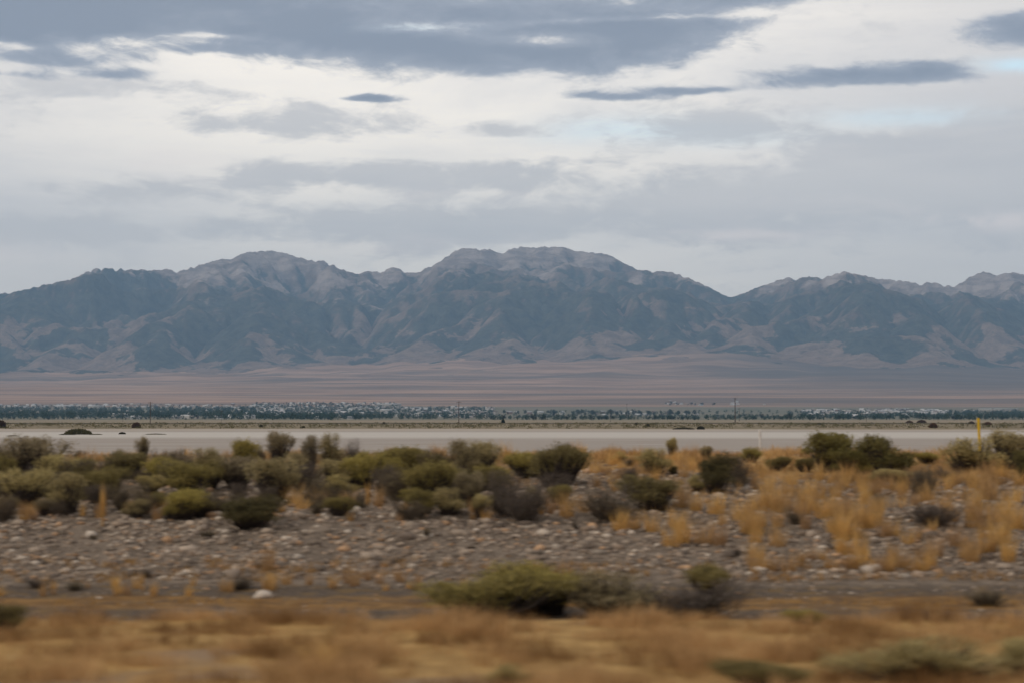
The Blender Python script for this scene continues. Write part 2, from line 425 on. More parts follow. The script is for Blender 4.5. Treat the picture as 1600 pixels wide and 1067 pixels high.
    xs2 = np.linspace(xs[0], xs[-1], h.shape[1]); ys2 = np.linspace(ys[0], ys[-1], h.shape[0])
    Yg, Xg = np.meshgrid(ys2, xs2, indexing='ij')
    sl = np.clip(h / 350, 0, 1)
    h = h + sl * (15 * fbm(Xg / 130, Yg / 130, 4, 91, .6) + 36 * (1 - np.abs(fbm(wxu(Xg, Yg) / 300, Yg / 420, 3, 95))))
    fan = fanz(Xg, Yg)
    hi = np.clip((h - 700) / 400, 0, 1)
    h = h + hi * (14 * fbm(Xg / 60, Yg / 60, 3, 191, .6) + 40 * (1 - np.abs(fbm(Xg / 170, Yg / 260, 4, 197, .6))))
    # fit each azimuth's highest point to the skyline of the photograph
    ta = Xg / Yg
    el_now = (fan + h - CAMZ) / Yg
    NB = 520; bins = np.clip(((ta + .55) / 1.1 * NB).astype(int), 0, NB - 1)
    bc = (np.arange(NB) + .5) / NB * 1.1 - .55
    tgt = np.interp(bc, tanaz, elev)
    for _ in range(4):
        el_now = (fan + h - CAMZ) / Yg
        mx = np.full(NB, -1.); np.maximum.at(mx, bins.ravel(), el_now.ravel())
        kk = np.ones(3) / 3
        crag = 0
        ratio = (tgt - .018) / np.clip(mx - .018, .01, None)
        ratio = np.clip(np.convolve(np.pad(ratio, 1, mode='edge'), kk, 'valid'), .3, 3)
        # the fit fades out towards the foot, so foothills keep their own heights
        fr = np.interp(ta, bc, ratio)
        kf = np.clip((env - .05) / .5, 0, 1)
        h = h * (1 + (fr - 1) * kf)
    h = np.where(tt < .0, -8, h) - 0.0
    Zg = fan + h
    gy, gx = np.gradient(Zg, ys2[1] - ys2[0], xs2[1] - xs2[0])
    v = np.stack([Xg, Yg, Zg], -1).reshape(-1, 3)
    m, t = mat('mountain_side')
    pos = t.n.new('ShaderNodeNewGeometry').outputs['Position']
    at = lambda nm: (lambda a: (setattr(a, 'attribute_name', nm), a.outputs['Fac'])[1])(t.n.new('ShaderNodeAttribute'))
    fo, hh = at('damp'), at('rel')
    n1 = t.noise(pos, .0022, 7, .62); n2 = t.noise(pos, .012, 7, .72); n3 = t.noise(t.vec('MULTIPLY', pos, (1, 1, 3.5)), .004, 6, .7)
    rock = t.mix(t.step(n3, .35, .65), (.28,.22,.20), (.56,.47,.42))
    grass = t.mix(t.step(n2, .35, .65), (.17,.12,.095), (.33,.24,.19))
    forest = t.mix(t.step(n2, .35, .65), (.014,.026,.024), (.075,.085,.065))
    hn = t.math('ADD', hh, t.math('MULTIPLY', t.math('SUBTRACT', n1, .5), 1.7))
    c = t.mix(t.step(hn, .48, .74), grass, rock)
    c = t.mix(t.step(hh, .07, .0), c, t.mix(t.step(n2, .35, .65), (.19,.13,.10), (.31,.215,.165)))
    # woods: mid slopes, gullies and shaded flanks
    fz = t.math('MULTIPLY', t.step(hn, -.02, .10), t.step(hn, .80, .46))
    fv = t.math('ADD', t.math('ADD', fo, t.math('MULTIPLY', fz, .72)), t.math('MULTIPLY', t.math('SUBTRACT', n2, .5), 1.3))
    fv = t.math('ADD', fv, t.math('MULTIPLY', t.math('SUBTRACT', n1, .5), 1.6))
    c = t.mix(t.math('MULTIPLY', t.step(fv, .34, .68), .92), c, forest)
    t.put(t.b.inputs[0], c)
    bp = t.n.new('ShaderNodeBump'); bp.inputs['Strength'].default_value = .7; bp.inputs['Distance'].default_value = 55
    t.put(bp.inputs['Height'], n2); t.l.new(bp.outputs[0], t.b.inputs['Normal'])
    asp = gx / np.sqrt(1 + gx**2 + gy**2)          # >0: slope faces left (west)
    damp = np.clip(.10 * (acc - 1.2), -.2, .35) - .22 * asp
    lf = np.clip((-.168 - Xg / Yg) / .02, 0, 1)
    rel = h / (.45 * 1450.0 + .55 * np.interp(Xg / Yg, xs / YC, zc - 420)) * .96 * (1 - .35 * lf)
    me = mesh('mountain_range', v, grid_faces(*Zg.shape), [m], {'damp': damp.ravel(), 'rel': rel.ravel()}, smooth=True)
    link('mountain_range', me, kind='structure')
def wxu(X, Y): return X + 120 * perlin(X / 500, Y / 500, 44)
mountains()

# ------------------------------------------------------------------ plant builders
def unit(v): return v / np.maximum(np.linalg.norm(v, axis=-1, keepdims=True), 1e-9)
def leaves(pts, dirs, ln, wd):
    """narrow diamonds: pts base, dirs direction"""
    n = len(pts); side = unit(np.cross(dirs, rng.normal(size=(n, 3))))
    L = ln[:, None]; Wd = wd[:, None] * .5
    mid = pts + dirs * L * .45
    v = np.stack([pts, mid + side * Wd, pts + dirs * L, mid - side * Wd], 1).reshape(-1, 3)
    f = np.arange(4 * n).reshape(n, 4)
    return v, f
def tubes(paths, rad, sides=4):
    """paths (n,k,3), rad (n,k)"""
    n, k, _ = paths.shape
    d = unit(np.gradient(paths, axis=1)); a = unit(np.cross(d, np.array([.31, .95, .05]))); b = np.cross(d, a)
    ang = np.arange(sides) / sides * 2 * math.pi
    v = paths[:, :, None] + rad[:, :, None, None] * (a[:, :, None] * np.cos(ang)[:, None] + b[:, :, None] * np.sin(ang)[:, None])
    idx = np.arange(n * k * sides).reshape(n, k, sides)
    nx = np.roll(idx, -1, axis=2)
    f = np.stack([idx[:, :-1], nx[:, :-1], nx[:, 1:], idx[:, 1:]], -1).reshape(-1, 4)
    return v.reshape(-1, 3), f
def make_shrub(kind, seed):
    """unit size: about 1 m wide and 1 m tall before scaling; returns foliage mesh, stem mesh"""
    r = np.random.default_rng(seed)
    lob = 5 + r.integers(4)
    la = r.uniform(0, 2 * math.pi, lob); lr = r.uniform(.05, .34, lob); lt = r.uniform(.5, 1.0, lob); lw = r.uniform(.17, .30, lob)
    lx, ly = np.cos(la) * lr, np.sin(la) * lr
    ntip = {'sage': 110, 'rabbit': 150, 'green': 140, 'grey': 120}[kind]
    # tips lie on the domes of several lobes
    who = r.integers(0, lob, ntip)
    th = r.uniform(0, 2 * math.pi, ntip); ph = np.arccos(r.uniform(-.05, 1, ntip))
    R0 = lw[who] * r.uniform(.6, 1.0, ntip) * np.where(r.uniform(0, 1, ntip) < .16, 1.35, 1.0)
    tip = np.stack([lx[who] + R0 * np.sin(ph) * np.cos(th), ly[who] + R0 * np.sin(ph) * np.sin(th), (lt[who] - lw[who] * .9) + R0 * 1.0 * np.cos(ph)], 1)
    tip[:, 2] = np.clip(tip[:, 2], .10, 1.05)
    base = np.stack([r.normal(0, .05, ntip), r.normal(0, .05, ntip), np.full(ntip, -.04)], 1)
    k = 5; t = np.linspace(0, 1, k)[None, :, None]
    midp = (base + tip) / 2 + np.stack([(tip[:, 0] - base[:, 0]) * .22, (tip[:, 1] - base[:, 1]) * .22, -.10 * np.ones(ntip)], 1) + r.normal(0, .035, (ntip, 3))
    path = (1 - t) ** 2 * base[:, None] + 2 * t * (1 - t) * midp[:, None] + t ** 2 * tip[:, None]
    rad = (np.linspace(.011, .003, k) if kind == 'grey' else np.linspace(.02, .004, k))[None] * r.uniform(.6, 1.5, ntip)[:, None]
    sv, sf = tubes(path, rad)
    stem = mesh(kind + '_stems', sv, sf, [M['deadwood' if kind == 'grey' else 'wood']])
    per = {'sage': 42, 'rabbit': 44, 'green': 46, 'grey': 20}[kind]
    T = np.repeat(np.arange(ntip), per); n = len(T)
    if kind == 'grey':
        s = r.uniform(.25, 1.05, n); spread = .055
    else:
        s = 1 - np.abs(r.normal(0, .11, n)) ; s = np.clip(s, .6, 1.02); spread = .050
    s = np.clip(s, 0, 1)[:, None]; b0, m0, t0 = base[T], midp[T], tip[T]
    pt = (1 - s) ** 2 * b0 + 2 * s * (1 - s) * m0 + s ** 2 * t0 + r.normal(0, spread, (n, 3)) * [1, 1, .8]
    out = unit(pt - np.array([0, 0, .15]))
    d = unit(out * .7 + np.array([0, 0, .9]) * (1 if kind != 'grey' else .5) + r.normal(0, .45 if kind != 'grey' else .7, (n, 3)))
    ln = r.uniform(.035, .085, n) * (1.25 if kind == 'grey' else 1); wd = ln * r.uniform(.16, .3, n) * (.45 if kind == 'grey' else 1)
    if kind == 'green': wd *= 1.2
    pt[:, 2] = np.maximum(pt[:, 2], .01)
    fv, ff = leaves(pt, d, ln, wd)
    lobe_t = r.uniform(-.2, .2, lob)[who][T]
    tint = np.clip(.15 + .55 * r.uniform(0, 1, n) + .35 * (pt[:, 2] - .4) + lobe_t, 0, 1)  # height term paints sunlit tops and shaded undersides into the leaf colour
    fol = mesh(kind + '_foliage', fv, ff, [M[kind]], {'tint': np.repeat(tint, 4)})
    return fol, stem
def blades(n, r, h0, h1, spread, lean, w, seg=3):
    ang = r.uniform(0, 2 * math.pi, n); rr = spread * np.sqrt(r.uniform(0, 1, n))
    b = np.stack([np.cos(ang) * rr, np.sin(ang) * rr, np.full(n, -.01)], 1)
    L = r.uniform(h0, h1, n); tilt = np.abs(r.normal(0, lean, n)) + .05
    a2 = ang + r.normal(0, .6, n); dr = np.stack([np.cos(a2), np.sin(a2), np.zeros(n)], 1)
    side = np.stack([-np.sin(a2 + r.normal(0, 1, n)), np.cos(a2), np.zeros(n)], 1)
    vs = []
    for k in range(seg):
        s = k / (seg)
        c = b + dr * (L * np.sin(tilt) * s ** 1.7)[:, None] + np.array([0, 0, 1]) * (L * s * np.cos(tilt * s))[:, None]
        ww = (w * (1 - .6 * s))[:, None] if isinstance(w, np.ndarray) else w * (1 - .6 * s)
        vs += [c - side * ww * .5, c + side * ww * .5]
    tip = b + dr * (L * np.sin(tilt))[:, None] + np.array([0, 0, 1]) * (L * np.cos(tilt))[:, None]
    vs.append(tip)
    v = np.stack(vs, 1); m = v.shape[1]
    o = (np.arange(n) * m)[:, None]
    q = np.concatenate([o + np.array([[2 * k, 2 * k + 1, 2 * k + 3, 2 * k + 2]]) for k in range(seg - 1)], 0)
    tr = o + np.array([[2 * seg - 2, 2 * seg - 1, 2 * seg]])
    return v.reshape(-1, 3), q, tr, m
def make_tuft(seed, n=150, h0=.25, h1=1.05, spread=.26, lean=.45, w=.013):
    r = np.random.default_rng(seed)
    v, q, tr, m = blades(n, r, h0, h1, spread, lean, w)
    z = v[:, 2]; tint = np.clip(np.repeat(r.uniform(.1, .8, n), m) + .25 * z, 0, 1)
    return mesh('tuft', v, [q, tr], [M['straw']], {'tint': tint})
def scatter_blades(name, centers, hts, per, matname, w=.010, spread=.07, lean=.4, tints=None, **props):
    """many small tufts merged in one object"""
    n = len(centers) * per; r = rng
    T = np.repeat(np.arange(len(centers)), per)
    v, q, tr, m = blades(n, r, .55, 1.0, spread, lean, w, seg=2)
    hs = np.repeat(hts[T], m)
    v = v * np.stack([np.ones(len(v)), np.ones(len(v)), hs], 1) if False else v * hs[:, None] / 1.0
    v = v + np.repeat(centers[T], m, axis=0)
    tt = r.uniform(0, .7, len(centers)) if tints is None else tints
    tint = np.clip(np.repeat(tt[T] + r.uniform(0, .35, n), m), 0, 1)
    return link(name, mesh(name, v, [q, tr], [M[matname]], {'tint': tint}), kind='stuff', **props)

SH = {k: [make_shrub(k, 100 + i * 7 + j) for i in range(4)] for j, k in enumerate(('sage', 'rabbit', 'green', 'grey'))}
NAMES = {'sage': 'sagebrush', 'rabbit': 'rabbitbrush', 'green': 'greasewood_shrub', 'grey': 'dry_brush'}
occupied = []
cnt = 0
def shrub(px, by, w, h, kind, label, group=None, ymax=66.0, cat='shrub'):
    global cnt
    p = hit(px, by, 15, ymax)
    d = p.y / FPX; fol, stem = SH[kind][cnt % 4]; cnt += 1
    r = link(NAMES[kind], None, loc=p, rz=rng.uniform(0, 6.28), sc=(w * d * 1.38, w * d * 1.38 * rng.uniform(.85, 1.1), h * d * 1.09))
    link('foliage', fol, r); link('stem', stem, r)
    tagged(r, label, cat, group)
    occupied.append((p.x, p.y, w * d * .5))
    return r
CR = 'shrubs along the crest of the stony bank'
FG = 'blurred shrubs in the foreground grass'
SHRUBS = [
 (50,744,95,56,'sage','big rounded grey-green sagebrush at top left in front of the salt flat'),
 (4,768,46,56,'rabbit','olive shrub cut by the left edge of the picture'),
 (120,716,24,13,'grey','tiny dark bush on the crest between the big left sagebrush and the yellow-green dome'),
 (195,747,68,44,'rabbit','yellow-green dome shrub with dark base, fourth along the crest from the left'),
 (222,722,18,36,'sage','thin upright pale sprig poking above the crest at left'),
 (268,742,60,42,'grey','dark brownish bush on the crest left of the grey-green clump, salt flat behind'),
 (325,740,50,38,'sage','grey-green clump on the crest between a dark bush and a small green dome'),
 (386,730,40,46,'rabbit','small bright green dome standing against the salt flat near the left third'),
 (44,792,76,54,'sage','lower left sagebrush just below the biggest one'),
 (106,803,78,60,'sage','rounded grey-green sagebrush beside the tall dry stalk at lower left'),
 (133,768,56,54,'grey','greyish twiggy bush behind the lower left sagebrush'),
 (188,796,38,50,'grey','dark grey twiggy bush right of the tall dry stalk'),
 (226,802,52,52,'grey','brown-grey bush with a straw tuft at its foot at lower left'),
 (302,774,90,52,'rabbit','wide olive-green bush spreading over the bank in the left third'),
 (290,810,66,44,'rabbit','low olive dome at the edge of the gravel below the wide olive bush'),
 (345,800,62,40,'grey','dark bare bush beside the low olive dome'),
 (374,766,56,48,'sage','dull green bush behind the dark bare bush in the left third'),
 (390,824,76,46,'green','dark green bush lowest on the gravel edge in the left third'),
 (9,814,44,40,'grey','dark dry bush at the left edge where the gravel begins'),
 (432,724,40,50,'sage','tall open sagebrush standing highest above the salt flat line'),
 (408,722,24,30,'grey','small grey bush hugging the left side of the tallest sagebrush'),
 (485,738,36,54,'sage','left one of the twin upright sagebrushes against the salt flat'),
 (516,734,38,54,'sage','right one of the twin upright sagebrushes against the salt flat'),
 (548,726,30,40,'grey','pale feathery bush right of the twin upright sagebrushes'),
 (425,780,74,58,'sage','dark sagebrush under the tallest one, straw tufts at its foot'),
 (472,768,60,48,'grey','greyish olive bush above the straw tufts left of centre'),
 (455,742,50,34,'sage','small sagebrush tucked below the left twin'),
 (524,768,54,50,'sage','dull sagebrush below the twin upright ones'),
 (562,764,62,58,'rabbit','first olive dome in the dense row left of centre'),
 (600,760,52,44,'rabbit','brightest yellow-green dome in the dense row left of centre'),
 (621,738,62,38,'rabbit','broad flat-topped green bush at the back of the dense row'),
 (651,742,54,46,'rabbit','rounded green bush second from the right in the back row left of centre'),
 (686,744,44,34,'rabbit','low green bush at the right of the back row'),
 (720,754,50,62,'sage','tall grey-green sagebrush breaking the skyline of the bank just left of centre'),
 (674,784,80,60,'rabbit','large yellow-green dome with dark woody foot left of centre'),
 (706,770,50,42,'rabbit','olive bush leaning on the right of the large yellow-green dome'),
 (736,794,40,52,'sage','pale upright sagebrush just left of centre near the gravel'),
 (664,804,42,40,'rabbit','small olive bush at the gravel edge under the large dome'),
 (700,806,56,42,'sage','brownish green bush at the gravel edge beside the small olive one'),
 (748,810,32,38,'sage','little sagebrush with pale top at the gravel edge near centre'),
 (640,810,54,34,'grey','dark dry bush at the gravel edge left of the small olive bush'),
 (620,782,60,50,'grey','blackish woody bush in the shade between the green domes'),
 (790,804,70,70,'grey','tall dark bare bush at the centre of the picture'),
 (774,766,54,42,'rabbit','olive dome above the dark bare bush at the centre'),
 (868,760,84,66,'rabbit','large fresh green bush right of centre, its top over the salt flat'),
 (882,726,34,34,'grey','grey twigs rising behind the large fresh green bush'),
 (820,746,66,38,'rabbit','flat olive bush left of the large fresh green one'),
 (818,814,72,70,'grey','wide dark bare bush right of the centre one, beside blond tufts'),
 (958,812,106,58,'grey','tangle of dark dead branches in front of the low green dome right of centre'),
 (1024,798,88,54,'rabbit','low green dome on dark woody stems among golden tufts right of centre'),
 (1022,740,54,38,'sage','greyish sagebrush on the grassy crest right of centre'),
 (1050,716,15,33,'sage','single thin dark shoot sticking up over the salt flat right of centre'),
 (1103,720,18,22,'sage','small isolated shrub on the grassy crest left of the white marker post'),
 (1118,770,44,58,'green','dark green upright bush, left one of the pair in the golden grass'),
 (1158,760,54,50,'grey','dark grey bush, right one of the pair in the golden grass'),
 (1055,741,15,13,'green','tiny dark bush in the golden grass right of centre'),
 (1292,738,84,56,'green','leftmost of the three dark green bushes on the right crest'),
 (1334,744,48,40,'green','low dark bush squeezed between the right crest bushes'),
 (1383,746,78,60,'green','round dark green bush in the middle of the right crest'),
 (1393,756,58,24,'sage','low grey-green bush under the round dark green one'),
 (1450,724,44,18,'rabbit','flat light green bush right of the round dark green one'),
 (1442,776,54,50,'grey','grey see-through bush on the right bank'),
 (1518,738,94,50,'sage','wide grey-green sagebrush in front of the yellow marker post'),
 (1574,732,64,60,'sage','tall sagebrush at right whose top stands beside the yellow marker post'),
 (1600,752,40,44,'green','dark bush cut by the right edge of the picture'),
 (1460,820,88,34,'grey','flat dark dead bush lying on the gravel at right'),
 (1370,794,20,24,'grey','small dark bush among golden tufts at right'),
 (1243,818,30,26,'grey','small dark bush left of the golden tufts on the right gravel'),
]
for s in SHRUBS: shrub(*s, group=CR)
for (px, by, w, h, lab) in [(325,838,40,20,'low dark woody clump on the left gravel slope'),(666,840,28,26,'small dark woody clump on the gravel left of centre'),
        (900,826,26,18,'small dark clump on the gravel right of centre'),(96,834,20,14,'little dark clump on gravel near the left edge'),
        (146,842,22,12,'second little dark clump from the left edge on gravel'),(230,902,34,22,'dry brown clump at the foot of the left gravel slope'),
        (545,812,24,16,'small dark clump at the top of the gravel left of centre'),(60,918,60,28,'dry bush at the lower left foot of the gravel slope'),
        (375,920,74,34,'dark dry bush behind the pale boulder'),(1150,868,30,18,'small dark clump on the gravel below the golden tufts'),
        (1520,870,24,28,'dark clump among tufts at lower right of the slope'),(118,922,50,26,'second dry bush along the foot of the left slope')]:
    shrub(px, by, w * .62, h * .62, 'grey', lab, 'dry clumps on the gravel slope')
for (px, by, w, h, k, lab) in [(765,966,175,88,'rabbit','largest blurred green bush at the bottom centre, leftmost of its clump'),
        (855,960,165,94,'rabbit','tall green part of the blurred clump, second from its left'),(955,964,170,84,'sage','low pale middle bush of the blurred clump at bottom centre'),
        (1075,966,165,84,'grey','dark brown blurred bush, rightmost of the clump at bottom centre'),(1110,935,70,66,'rabbit','green tops behind the dark brown blurred bush'),
        (1542,945,84,30,'grey','small dark bush by the ditch at lower right'),(1430,1064,240,78,'sage','wide grey-green blurred bush at the lower right corner'),
        (1596,1056,110,70,'sage','grey-green blurred bush cut by the lower right corner'),(1195,1075,120,52,'rabbit','low bright green plant at the bottom edge right of centre'),
        (8,985,70,54,'rabbit','blurred green bush cut by the left edge in the foreground'),(790,1072,60,40,'sage','small pale green plant at the bottom edge of the centre'),
        (1255,975,60,30,'rabbit','yellowish green low plant in the foreground grass at right')]:
    shrub(px, by, w * .95, h * .8, k, lab, FG, ymax=40)

BELT = [(380, 0, 900, 738, 782, 26, 'bush filling the dense shrub belt on the left half of the bank', 'gap-filling bushes of the left belt'),
        (0, 0, 380, 745, 782, 12, 'bush filling the gaps between the larger shrubs at far left', 'gap-filling bushes at far left'),
        (0, 0, 880, 784, 812, 26, 'small bush along the lower edge of the shrub belt where the gravel begins', 'small bushes along the lower edge of the belt'),
        (0, 920, 1600, 718, 770, 12, 'small bush lost in the golden grass on the right half of the bank', 'small bushes of the right half')]
for (_, x0, x1, y0, y1, n, lab, grp) in BELT:
    for _k in range(n):
        kd = ['sage', 'grey', 'rabbit', 'grey'][rng.integers(4)]; ww = rng.uniform(34, 62) * (.6 if x0 == 920 else .72 if y0 == 784 else 1)
        shrub(rng.uniform(x0, x1), rng.uniform(y0, y1), ww, ww * rng.uniform(.6, .9), kd, lab, grp)
# ------------------------------------------------------------------ grass tufts on the bank (things), each traced or strewn where the photo has them
TU = [make_tuft(300 + i) for i in range(6)] + [make_tuft(320 + i, 90, .6, 1.0, .05, .18, .02) for i in range(3)]
def tuft(px, by, h, w, label, group, slim=False):
    p = hit(px, by, 15, 66); d = p.y / FPX
    me = TU[6 + rng.integers(3)] if slim else TU[rng.integers(6)]
    o = link('bunchgrass', me, loc=p, rz=rng.uniform(0, 6.28), sc=(w * d * 1.5, w * d * 1.5, h * d))
    return tagged(o, label, 'grass tuft', group)
for (px, by, h, w, lab) in [(160,822,78,18,'tall thin dry stalk tuft rising through the shrubs at left'),(208,806,32,24,'straw tuft at the foot of the brown-grey left bush'),
        (48,812,32,28,'orange straw tuft near the left edge under the sagebrush'),(418,892,52,26,'lone tall blond tuft halfway down the left gravel slope'),
        (420,922,34,24,'blond tuft right behind the pale boulder'),(462,790,42,34,'left tuft of the straw row under the shrubs left of centre'),
        (500,792,40,30,'second straw tuft of the row under the shrubs left of centre'),(472,796,26,26,'low straw tuft in front of the row left of centre'),
        (545,790,34,30,'round straw tuft in the middle of the row left of centre'),(575,790,44,18,'thin straw tuft near the end of the row left of centre'),
        (592,792,44,24,'tallest straw tuft at the right end of the row left of centre'),(862,802,42,22,'left of the three blond tufts beside the wide dark bush'),
        (886,806,52,32,'tallest of the three blond tufts beside the wide dark bush'),(914,800,34,34,'roundest of the three blond tufts beside the wide dark bush'),
        (902,714,34,20,'straw tuft on the crest right of the fresh green bush'),(968,828,44,32,'golden tuft in front of the dead branches, left one'),
        (990,826,34,26,'golden tuft in front of the dead branches, middle one'),(1018,830,46,28,'golden tuft in front of the dead branches, right one'),
        (1314,704,36,24,'reddish straw tuft behind the leftmost dark bush of the right crest'),(496,1050,60,60,'dark blurred tuft at the bottom left of centre'),
        (688,712,26,24,'orange tuft on the crest left of the tall grey-green sagebrush'),(790,714,34,24,'orange tuft on the crest just left of the picture centre'),
        (360,715,22,22,'orange tuft on the crest at left beside the small green dome'),(640,706,14,16,'faint orange tuft on the crest behind the green domes')]:
    tuft(px, by, h, w, lab, 'straw tufts that stand out on the bank', slim=w < 20)
def free(px, by, m=.6):
    p = hit(px, by, 15, 66)
    return all((p.x - a) ** 2 + ((p.y - b) * .5) ** 2 > (c * m) ** 2 for a, b, c in occupied)
ZONES = [((925,1240),(715,770),40,(18,34),'golden tuft scattered on the crest between the fresh green bush and the dark right bushes','tufts on the crest right of centre'),
         ((1040,1330),(790,855),38,(30,58),'golden tuft on the stony slope below the pair of dark bushes','tufts on the slope right of centre'),
         ((1200,1600),(745,800),40,(24,46),'golden tuft on the upper right bank below the dark green bushes','tufts on the upper right bank'),
         ((1300,1600),(808,885),44,(30,58),'golden tuft on the lower right stony slope','tufts on the lower right slope'),
         ((1170,1460),(872,896),26,(20,40),'low blond tuft in the row at the foot of the right slope','tufts at the foot of the right slope'),
         ((300,760),(905,925),22,(14,34),'low dry tuft at the foot of the left gravel slope','tufts at the foot of the left slope'),
         ((0,330),(908,932),16,(14,30),'low dry tuft at the far left foot of the slope','tufts at the far left foot of the slope'),
         ((0,900),(786,816),40,(16,34),'straw tuft along the lower edge of the left shrub belt','tufts along the lower edge of the left belt'),
         ((600,1250),(702,716),16,(10,24),'short orange tuft in the thin line along the crest, salt flat behind','tufts along the crest line')]
for (xr, yr, n, hr, lab, grp) in ZONES:
    k = 0; tries = 0
    while k < n and tries < n * 6:
        tries += 1
        px = rng.uniform(*xr); by = rng.uniform(*yr)
        if not free(px, by): continue
        h = rng.uniform(*hr); tuft(px, by, h, h * rng.uniform(.45, .85), lab, grp); k += 1

# low straw mass: foreground meadow, crest, ditch strip
def strew(n, x0, x1, y0, y1, dens=None):
    x = rng.uniform(x0, x1, n); y = rng.uniform(y0, y1, n)
    if dens is not None:
        k = rng.uniform(0, 1, n) < dens(x, y); x, y = x[k], y[k]
    return np.stack([x, y, height(x, y)], 1)
c = strew(26000, -11, 11, 14, 24.9, lambda x, y: np.clip(.5 + 1.6 * perlin(x / 1.3, y / .8, 7), .02, 1) * np.clip(1.25 - (np.abs(x) - .3 * y) * .3, 0, 1))
scatter_blades('dry_grass', c, np.clip(rng.uniform(.08, .26, len(c)) * (1 + 1.3 * perlin(c[:, 0] / 1.1, c[:, 1] / .8, 17)), .03, .6), 9, 'straw', w=.035, spread=.28, lean=.5,
               tints=np.clip(.35 + 1.3 * perlin(c[:, 0] / 1.5, c[:, 1] / .7, 27), -.2, .8), label='blurred golden dry grass covering the foreground')
c = strew(44000, -24, 24, 40, 68, lambda x, y: np.clip(.34 + .035 * x + 1.7 * perlin(x / 2.2, y / 2.2, 9), .03, .9) * np.clip((y - 47 + .55 * np.clip(x, -2, 9)) / 5, 0, 1) * (np.abs(x) < .33 * y))
scatter_blades('dry_grass', c, rng.uniform(.08, .34, len(c)) * (1 + .9 * perlin(c[:, 0] / 1.4, c[:, 1] / 1.4, 57)), 10, 'straw', w=.042, spread=.30, lean=.6, tints=np.clip(rng.uniform(-.2, .8, len(c)) + .8 * perlin(c[:, 0] / 2.5, c[:, 1] / 2.5, 58), -.2, .9), label='golden dry grass between the shrubs on top of the bank')
c = strew(4200, -14, 14, 30.2, 34.2, lambda x, y: np.clip(.8 * (1 - np.abs(y - 32.3 - .5 * perlin(x / 2, x * 0, 2)) / .8), 0, 1) * np.clip(.8 + 1.1 * perlin(x / 3.5, y / 3, 77), .1, 1))
scatter_blades('dry_grass', c, rng.uniform(.05, .13, len(c)), 9, 'straw', w=.07, spread=.6, lean=.7, tints=rng.uniform(-.2, .2, len(c)), label='low orange grass strip along the ditch')
c = strew(2600, -14, 14, 35.6, 37.6, lambda x, y: np.clip(.35 + 1.2 * perlin(x / 2.0, y / 1.0, 99), .02, .8))
scatter_blades('dry_grass', c, rng.uniform(.08, .22, len(c)), 9, 'straw', w=.06, spread=.4, lean=.5, tints=rng.uniform(-.3, .3, len(c)), label='patchy dull grass at the foot of the gravel slope')

# ------------------------------------------------------------------ stones
PH = (1 + 5 ** .5) / 2
ICO = unit(np.array([(-1,PH,0),(1,PH,0),(-1,-PH,0),(1,-PH,0),(0,-1,PH),(0,1,PH),(0,-1,-PH),(0,1,-PH),(PH,0,-1),(PH,0,1),(-PH,0,-1),(-PH,0,1)], float))
ICF = np.array([(0,11,5),(0,5,1),(0,1,7),(0,7,10),(0,10,11),(1,5,9),(5,11,4),(11,10,2),(10,7,6),(7,1,8),(3,9,4),(3,4,2),(3,2,6),(3,6,8),(3,8,9),(4,9,5),(2,4,11),(6,2,10),(8,6,7),(9,8,1)])
PAL = np.array([1.12, 1.04, .95]) * np.array([(.33,.285,.245),(.24,.205,.175),(.42,.38,.34),(.38,.26,.17),(.16,.135,.118),(.30,.245,.20),(.50,.46,.42),(.21,.185,.165)])
PW = np.array([.2,.25,.07,.10,.19,.14,.015,.055]); PW = PW / PW.sum()
def stone_mat():
    m, t = mat('stone')
    a = t.n.new('ShaderNodeAttribute'); a.attribute_name = 'col'
    n = t.step(t.noise(t.n.new('ShaderNodeNewGeometry').outputs['Position'], 22, 4), .3, .7, .75, 1.15)
    t.put(t.b.inputs[0], t.vec('MULTIPLY', a.outputs['Color'], t.comb(n, n, n)))
    return m
SM = stone_mat()
def stones(name, c, sz, **props):
    n = len(c)
    v = ICO[None] * (1 + rng.uniform(-.28, .28, (n, 12, 1)))
    sc = np.stack([rng.uniform(.8, 1.5, n), rng.uniform(.7, 1.2, n), rng.uniform(.4, .75, n)], 1) * sz[:, None]
    v = v * sc[:, None]; a = rng.uniform(0, 6.28, n)
    ca, sa = np.cos(a)[:, None], np.sin(a)[:, None]
    v = np.stack([v[..., 0] * ca - v[..., 1] * sa, v[..., 0] * sa + v[..., 1] * ca, v[..., 2]], -1)
    v = v + c[:, None] + np.array([0, 0, 1.0]) * (sc[:, 2] * .25)[:, None, None]
    f = ICF[None] + (np.arange(n) * 12)[:, None, None]
    col = PAL[rng.choice(len(PAL), n, p=PW)] * rng.uniform(.6, 1.4, (n, 1))
    link(name, mesh(name, v.reshape(-1, 3), f.reshape(-1, 3), [SM], {'col': np.repeat(col, 12, axis=0)}), kind='stuff', **props)
dsl = lambda x, y: np.clip(1.1 - np.clip((y - 46) / 9, 0, .85) - .25 * np.clip((x - 2) / 5, 0, 1), .05, 1) * np.clip(.8 + .8 * perlin(x / 1.6, y / 1.6, 14), .25, 1) * (np.abs(x) < 3 + .31 * y)
c = strew(78000, -22, 22, 35.8, 58, dsl)
sz = np.clip(rng.lognormal(-3.3, .55, len(c)), .015, .14)
stones('rubble', c, sz, label='grey and tan rubble covering the slope of the bank')
c = strew(9000, -13, 13, 26.8, 36.2, lambda x, y: np.clip(.45 + perlin(x / 1.5, y / .8, 41), .05, 1) * (1 - .9 * (np.abs(y - 32.4) < .8)))
stones('gravel', c, np.clip(rng.lognormal(-3.9, .4, len(c)), .01, .05), label='dark gravel on the floor of the ditch')
